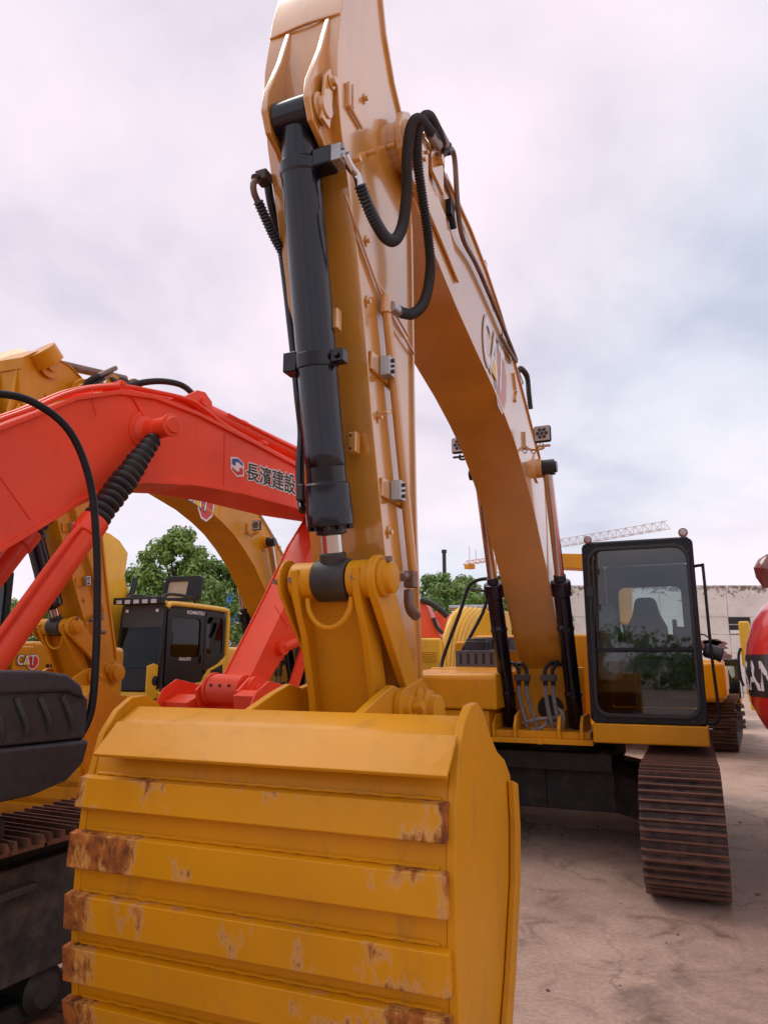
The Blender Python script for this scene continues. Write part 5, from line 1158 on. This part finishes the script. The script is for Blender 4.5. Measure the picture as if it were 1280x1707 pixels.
# round mirror beside the cab
# ------------------------------------------------------------------ glossy red machine at the right edge
FS = Frame(4.73, 6.36, 27)
def red_edge_machine():
    root = root_at('excavator', FS, 'glossy red excavator at the right edge, dark band with white lettering round its counterweight', 'excavator', 'parked crawler excavators')
    RP = M['glossy_red']
    rad, hw, yb = .62, 1.42, -2.72
    def plan(t, inset):                                       # t = arc length from the left flank, outwards bulge reduced by inset
        h = hw - inset; y0 = yb + inset; flank = 1.0; arc = math.pi / 2 * rad
        if t < flank: return (-h, y0 + rad + flank - t)
        t -= flank
        if t < arc: a = t / rad; return (-h + rad - rad * math.cos(a), y0 + rad - rad * math.sin(a))
        t -= arc; w_ = 2 * (hw - rad)
        if t < w_: return (-h + rad + t * (2 * (h - rad)) / w_, y0)
        t -= w_
        if t < arc: a = t / rad; return (h - rad + rad * math.sin(a), y0 + rad - rad * math.cos(a))
        return (h, y0 + rad + (t - arc))
    tot = 2.0 + math.pi * rad + 2 * (hw - rad)
    prof = [(1.06, .42), (1.08, .30), (1.14, .19), (1.24, .09), (1.40, .02), (1.60, 0), (1.80, .02), (1.96, .07), (2.08, .15), (2.15, .26), (2.18, .40)]
    n_ = 60; m = MB(); vs = []; fs = []
    for z, ins in prof:
        for i in range(n_ + 1): p = plan(tot * i / n_, ins); vs.append((p[0], p[1], z))
    w1 = n_ + 1
    for k in range(len(prof) - 1):
        for i in range(n_): fs.append((k * w1 + i, k * w1 + i + 1, (k + 1) * w1 + i + 1, (k + 1) * w1 + i))
    fs.append(list(range(w1))); fs.append(list(range((len(prof) - 1) * w1, len(prof) * w1)))
    fs.append([k * w1 for k in range(len(prof))] + [k * w1 + n_ for k in reversed(range(len(prof)))])
    m.add(vs, fs); cw = m.build('counterweight', RP, root, angle=45)
    def ins_at(z):
        for (a, b), (c, d) in zip(prof, prof[1:]):
            if a <= z <= c: return b + (d - b) * (z - a) / (c - a)
        return 0
    def on(t, z, l):
        p = plan(t, ins_at(z) - l); return (p[0], p[1], z)
    m = MB(); vs = []; fs = []
    zz = [1.46, 1.50, 1.54, 1.60, 1.66, 1.70, 1.735]
    for z in zz:
        for i in range(n_ + 1): vs.append(on(tot * i / n_, z, .004))
    for k in range(len(zz) - 1):
        for i in range(n_): fs.append((k * w1 + i, k * w1 + i + 1, (k + 1) * w1 + i + 1, (k + 1) * w1 + i))
    m.add(vs, fs); m.build('dark_band', M['decal_band'], cw)
    t0 = 1.0 + .0
    decal_text('lettering', 'SANY', lambda u, v: on(t0 + .06 + u * .60, 1.50 + v * .195, .008), M['white'], cw, .025)
    m = MB(); m.bb(-1.30, 1.30, -1.55, .2, 1.06, 2.05); m.build('engine_hood', RP, root, bevel=.05)
    m = MB(); m.bb(-1.25, 1.35, -1.7, 2.2, .95, 1.05); m.build('platform', M['frame_dark'], root)
    m = MB(); m.bb(.4, 1.3, .9, 2.3, 1.06, 2.7); m.build('cab', M['black'], root, bevel=.06)
    m = MB(); m.lathe((0, 0, .72), (0, 0, 1), [(0, .6), (.22, .6)], 24); m.bb(-1.0, 1.0, -.6, .6, .35, .72); m.build('carbody', M['frame_dark'], root)
    for s in (-1, 1): track(root, s * .92, y0=-1.1, y1=2.1, sign=s, n=34)
    # dark red mirror housing held out over the counterweight
    c = Vector(FS.loc((2.105, 4.05, 2.18))); m = MB(); m.lathe(c + Vector((.03, 0, -.085)), (.25, 0, 1), [(0, .01), (.05, .055), (.10, .075), (.15, .06), (.19, .02)], 14); mr = m.build('mirror', M['lamp_red'], root)
    m = MB(); m.tube([c + Vector((.06, 0, 0)), c + Vector((.22, .05, .03)), c + Vector((.40, .3, -.05)), c + Vector((.45, .5, -.15))], .015, 8); m.build('mirror_arm', M['black'], mr)
    return root
red_edge_machine()

# ------------------------------------------------------------------ concrete wall building, blue roofed hall, fence
def worn_concrete():
    m, t, b = mat_base('worn_painted_concrete')
    tcn = N(t, 'ShaderNodeTexCoord')
    a = N(t, 'ShaderNodeTexNoise', i_Scale=.9, i_Detail=8.0, i_Roughness=.65); L(t, tcn.outputs['Object'], a.inputs[0])
    ra = ramp(t, [(.35, (.70, .63, .56)), (.6, (.84, .78, .70))]); L(t, a.outputs[0], ra.inputs[0])
    sp_ = N(t, 'ShaderNodeSeparateXYZ'); L(t, tcn.outputs['Object'], sp_.inputs[0])
    c = N(t, 'ShaderNodeTexNoise', i_Scale=3.5, i_Detail=9.0, i_Roughness=.7, i_Distortion=.5); L(t, tcn.outputs['Object'], c.inputs[0])
    mr = N(t, 'ShaderNodeMapRange', i_1=4.7, i_2=5.7, i_3=0.0, i_4=.20); L(t, sp_.outputs[2], mr.inputs[0])
    ad = N(t, 'ShaderNodeMath', operation='ADD'); L(t, c.outputs[0], ad.inputs[0]); L(t, mr.outputs[0], ad.inputs[1])
    rb = ramp(t, [(.66, 0.0), (.70, .85)]); L(t, ad.outputs[0], rb.inputs[0])
    mx_ = N(t, 'ShaderNodeMix', data_type='RGBA'); L(t, rb.outputs[0], mx_.inputs[0]); L(t, ra.outputs[0], mx_.inputs[6]); mx_.inputs[7].default_value = (.20, .13, .11, 1)
    L(t, mx_.outputs[2], b.inputs['Base Color']); b.inputs['Roughness'].default_value = .85
    return m
MW = worn_concrete()
wall = empty('warehouse', (8, 40, 0), 0, 'weathered cream concrete warehouse wall with dark window and rust patches behind the yard', 'building')
y0 = 0.0; zr = [(0, 1.0), (1.02, 2.05), (2.07, 3.05), (3.07, 4.0), (4.02, 5.62)]
xs_ = [0, 3.6, 7.25, 10.95, 14.6, 18.3, 22, 25.7, 29.4]
win = (10.99, 12.1)
for i in range(len(xs_) - 1):
    for j, (za, zb) in enumerate(zr):
        if j == 3 and i == 3:
            m = MB(); m.bb(12.13, xs_[i + 1] - .02, 0, .25, za, zb); m.build('wall_panel', MW, wall, bevel=.01); continue
        m = MB(); m.bb(xs_[i] + .0, xs_[i + 1] - .025, 0, .25 + .0, za, zb); m.build('wall_panel', MW, wall, bevel=.01)
m = MB(); m.bb(-.1, 29.6, .06, 12, 0, 5.58); m.build('wall', M['grime_hole_shade'] if False else MW, wall)
m = MB(); m.bb(-.15, 29.7, -.05, 12.1, 5.63, 5.75); m.build('parapet', MW, wall)
m = MB(); m.bb(10.94, 12.11, -.02, .055, 3.07, 3.99); wn = m.build('window', M['grime_hole_shade'], wall)
m = MB(); m.box((11.5, -.03, 3.6), (1.17, .02, .05)); m.build('window_bar', M['steel'], wn)
m = MB(); m.box((11.2, -.03, 3.2), (.5, .03, .2)); m.build('window_pane', M['white'], wn)
mrust = rusty('rust_stain', (.10, .04, .03), (.22, .10, .08), (.36, .22, .18))
def blob(cx, cz, w_, h_, sd):
    rr_ = random.Random(sd); pts = []
    for k in range(18): a = 2 * math.pi * k / 18; f = rr_.uniform(.75, 1.15); pts.append((cx + w_ * math.cos(a) * f, -.012, cz + h_ * math.sin(a) * f))
    q = MB(); q.add(pts, [list(range(18))]); return q
for a in ((9.9, 2.45, .85, .35, 1), (9.95, 2.62, .5, .2, 5), (10.5, 1.85, .38, .32, 2)): blob(*a).build('spalled_patch', mrust, wall)
m = MB(); m.cyl((9.2, .0, 3.45 - .3), (9.2, -.02, 3.15), .13, n=14); m.build('pipe_hole', M['grime_hole_shade'], wall)  # shallow dark disc painted as the shade inside a pipe hole

hall = empty('hall', (-16, 46, 0), R(4), 'low hall with a bright blue metal roof seen between the trees and the red stick', 'building')
mb_ = plain('blue_roof_metal', (.06, .25, .55), .5, scale=2)
for k in range(40):
    m = MB(); m.bb(k * .42, k * .42 + .39, 0, .1, 4.1, 5.9); m.build('roof_sheet', mb_, hall)
m = MB(); m.bb(-.2, 17, .12, 8, 0, 5.85); m.build('wall', plain('pale_wall', (.5, .5, .48), .8), hall)
m = MB(); m.bb(-.3, 17.1, -.1, .2, 3.98, 4.09); m.build('gutter', M['white'], hall)

scaf = empty('railing', (-7.3, 30, 0), 0, 'white tube railing frame behind the black cab, right of its rear pillar', 'railing')
for z in (1.6, 2.15, 2.7, 3.1):
    m = MB(); m.cyl((-.9, 0, z), (1.9, 0, z), .035, n=8); m.build('rail', M['white'], scaf)
for k in range(9):
    m = MB(); m.cyl((-.9 + k * .35, 0, 0), (-.9 + k * .35, 0, 3.1), .03, n=8); m.build('post', M['white'], scaf)

# chimney pole
m = MB(); m.cyl((3.45, 41, 0), (3.45, 41, 7.75), .11, n=14); m.cyl((3.45, 41, 7.72), (3.45, 41, 7.9), .15, n=14)
tag(m.build('stack_pipe', M['cast']), 'thin dark vertical stack pipe standing among the trees', 'pipe')

# ------------------------------------------------------------------ tower crane
def crane():
    a = Vector((17.1, 150, 0)); b = Vector((43.8, 109.5, 0)); d = (b - a).normalized(); ang_ = math.atan2(d.y, d.x)
    # mast where the jib crosses the sight line of px 845
    t = 9.3; base = a + d * t
    root = empty('tower_crane', (base.x, base.y, 0), ang_, 'white and orange tower crane with long lattice jib beyond the yard', 'crane')
    cw_, co_ = plain('crane_white_hazed', (.62, .56, .54), .5), plain('crane_orange_hazed', (.62, .26, .12), .5)  # distance haze put into the crane colours as a lighter tone
    Lj = (b - a).length - t
    def lattice(name, x0, x1, z, h, wd, mat, n):
        m = MB(); r_ = .06
        m.cyl((x0, -wd, z), (x1, -wd, z), r_, n=5); m.cyl((x0, wd, z), (x1, wd, z), r_, n=5); m.cyl((x0, 0, z + h), (x1, 0, z + h * .8), r_, n=5)
        for i in range(n):
            xa = x0 + (x1 - x0) * i / n; xb = x0 + (x1 - x0) * (i + 1) / n; xm = (xa + xb) / 2
            for s in (-wd, wd): m.cyl((xa, s, z), (xm, 0, z + h * .9), .05, n=4); m.cyl((xm, 0, z + h * .9), (xb, s, z), .05, n=4)
            m.cyl((xa, -wd, z), (xa, wd, z), .05, n=4)
        return m.build(name, mat, root)
    lattice('jib', 1.2, Lj, 21.6, 1.5, .6, cw_, 22)
    lattice('counter_jib', -t, -1.2, 21.2, .8, .7, co_, 5)
    m = MB(); m.bb(-t + .5, -t + 2.0, -.9, .9, 20.2, 21.1); m.build('counterweight', M['yellow'], root, bevel=.1)
    m = MB()
    for sx in (-.8, .8):
        for sy in (-.8, .8): m.cyl((sx, sy, 0), (sx, sy, 22.5), .1, n=5)
    for k in range(14):
        z = k * 1.6
        for s in (-.8, .8): m.cyl((-.8, s, z), (.8, s, z + 1.6), .06, n=4); m.cyl((s, .8, z), (s, -.8, z + 1.6), .06, n=4)
    m.build('mast', co_, root)
    m = MB(); m.cyl((0, 0, 22.5), (0, 0, 25), .15, n=6); m.build('apex', co_, root)
    m = MB(); m.cyl((-8, 0, 22), (-8, 0, 25), .06, n=5); m.cyl((-6, 0, 22), (-6, 0, 24), .06, n=5); m.build('rail_post', co_, root)
crane()
# gold boom seen beyond the cab
# ------------------------------------------------------------------ trees
def leaf_material(name, a, b_, c):
    m, t, b = mat_base(name)
    oi = N(t, 'ShaderNodeNewGeometry'); r_ = ramp(t, [(0.0, a), (.55, b_), (1.0, c)]); L(t, oi.outputs['Random Per Island'], r_.inputs[0]); L(t, r_.outputs[0], b.inputs['Base Color'])
    b.inputs['Roughness'].default_value = .55; b.inputs['Subsurface Weight'].default_value = 0
    tr = N(t, 'ShaderNodeBsdfTranslucent'); mixs = N(t, 'ShaderNodeMixShader', i_0=.3); L(t, r_.outputs[0], tr.inputs[0])
    out = t.nodes['Material Output']; L(t, b.outputs[0], mixs.inputs[1]); L(t, tr.outputs[0], mixs.inputs[2]); L(t, mixs.outputs[0], out.inputs[0])
    return m
ML = [leaf_material('leaves_mid', (.06, .12, .02), (.20, .34, .06), (.38, .52, .11)), leaf_material('leaves_bright', (.07, .14, .03), (.18, .32, .07), (.32, .45, .12))]
MBK = plain('bark', (.09, .07, .055), .9, var=.4, scale=14, bump=.5)
def tree_mesh(seed, h, rx, n_cl=46, per=150, leaf=.10, mat=0, bottom=.28):
    rr_ = random.Random(seed); tk = MB(); lv = MB()
    top = Vector((rr_.uniform(-.2, .2), 0, h * .72)); tk.tube([(0, 0, -.1), (rr_.uniform(-.08, .08), .05, h * .3), top], .1, 8, 5, rf=lambda i: .02 * h * (1.15 - i * .09))
    cl = []
    for i in range(n_cl):
        a = rr_.uniform(0, 6.28); u = rr_.uniform(0, 1); z = bottom + (1 - bottom) * u
        env = math.sin(math.pi * min(1, (u * .80 + .17))) ** .7
        r_ = rx * env * math.sqrt(rr_.uniform(.08, 1)) * rr_.uniform(.75, 1.12)
        c = Vector((r_ * math.cos(a), r_ * math.sin(a), h * (z * .93 + .03))); cl.append((c, rr_.uniform(.16, .30) * rx * (1.15 - .4 * u)))
    for c, s in cl[::3]:
        st = Vector((0, 0, max(h * .2, c.z - rr_.uniform(.25, .5) * h * .5))); mid = st.lerp(c, .5) + Vector((0, 0, -.05 * h)); tk.tube([st, mid, c], .03, 5, 4, rf=lambda i, : .007 * h * (1.2 - i * .1))
    for c, s in cl:
        for k in range(per):
            v = Vector((rr_.gauss(0, 1), rr_.gauss(0, 1), rr_.gauss(0, .8))); v = v.normalized() * s * rr_.uniform(.55, 1.15); p = c + v
            d = (v.normalized() + Vector((rr_.uniform(-.7, .7), rr_.uniform(-.7, .7), rr_.uniform(-.2, .8)))).normalized()
            x = d.orthogonal().normalized(); x = (Matrix.Rotation(rr_.uniform(0, 6.28), 3, d) @ x); y = d.cross(x); L_ = leaf * rr_.uniform(.7, 1.4)
            lv.add([p - x * L_, p - y * L_ * .5 - d * L_ * .1, p + x * L_, p + y * L_ * .5 - d * L_ * .1], [(0, 1, 2, 3)])
    return tk, lv
TM = {}
def tree(kind, x, y, s, rz, label, group=None):
    seed, h, rx, mat, leaf, n_cl, per = kind
    if kind not in TM:
        tk, lv = tree_mesh(seed, h, rx, n_cl, per, leaf, mat)
        TM[kind] = (tk.build('trunk', MBK).data, lv.build('crown', ML[mat], recalc=False, angle=10).data)
        for o in [o for o in bpy.data.objects if o.parent is None and o.name.split('.')[0] in ('trunk', 'crown')]: bpy.data.objects.remove(o)
    r_ = empty('tree', (x, y, 0), rz, label, 'tree', group); r_.scale = (s, s, s)
    for nm, me in zip(('trunk', 'crown'), TM[kind]):
        o = bpy.data.objects.new(nm, me); col.objects.link(o); o.parent = r_
    return r_
KA, KB, KC = (11, 6.4, 1.75, 0, .085, 60, 230), (23, 6.2, 2.2, 1, .10, 55, 170), (31, 6.0, 2.3, 0, .10, 55, 170)
tree(KA, -7.4, 25.6, 1.0, .3, 'full green tree with uneven crown, tallest between the two arched booms', 'trees behind the yard')
tree(KB, -5.7, 25.2, .84, 1.9, 'lower rounded green tree at the right of the tall tree under the boom', 'trees behind the yard')
tree(KC, -9.0, 26.5, .84, 4.0, 'rounded green tree at the left of the tall tree, beside the yellow boom', 'trees behind the yard')
tree(KB, 2.3, 34, .93, .5, 'bright green tree just right of the foreground stick', 'trees behind the yard')
tree(KC, 6.0, 36, .98, 2.5, 'broad green tree in front of the crane mast', 'trees behind the yard')
tree(KA, 4.2, 38, .95, 1.1, 'darker green tree beside the stack pipe', 'trees behind the yard')
tree(KB, 7.6, 38, .85, 3.3, 'green tree partly hidden behind the boom cylinder', 'trees behind the yard')
tree(KC, -.6, 36, .86, 5.1, 'green tree behind the foreground stick', 'trees behind the yard')
for i, (x, y, s) in enumerate(((-13, 33, .8), (-17, 36, .9))): tree((KB, KC)[i], x, y, s, i * 2.0, ('green tree left of the blue hall, mostly hidden by the machines', 'green tree furthest left behind the parked machines')[i], 'trees behind the yard')
# far tree belt behind the viewer: the cab windscreen mirrors it
rr9 = random.Random(5); lv9 = MB()
for i in range(260):
    t = rr9.uniform(0, 1); c = Vector((-38 + 62 * t + rr9.uniform(-1, 1), -28 - 3 * math.sin(t * 5) + rr9.uniform(-2, 2), rr9.uniform(.3, 2.9 + .8 * math.sin(t * 23) + .5 * math.sin(t * 61))))
    sz = rr9.uniform(.6, 1.1)
    for k in range(70):
        v = Vector((rr9.gauss(0, 1), rr9.gauss(0, 1), rr9.gauss(0, .8))).normalized() * sz * rr9.uniform(.5, 1.1); p = c + v; d = v.normalized(); x = d.orthogonal().normalized(); y = d.cross(x); l = rr9.uniform(.12, .22)
        lv9.add([p - x * l, p - y * l * .6, p + x * l, p + y * l * .6], [(0, 1, 2, 3)])
tag(lv9.build('tree_belt', ML[0], recalc=False), 'low belt of green trees and bushes across the yard behind the viewer', 'trees', kind='stuff')
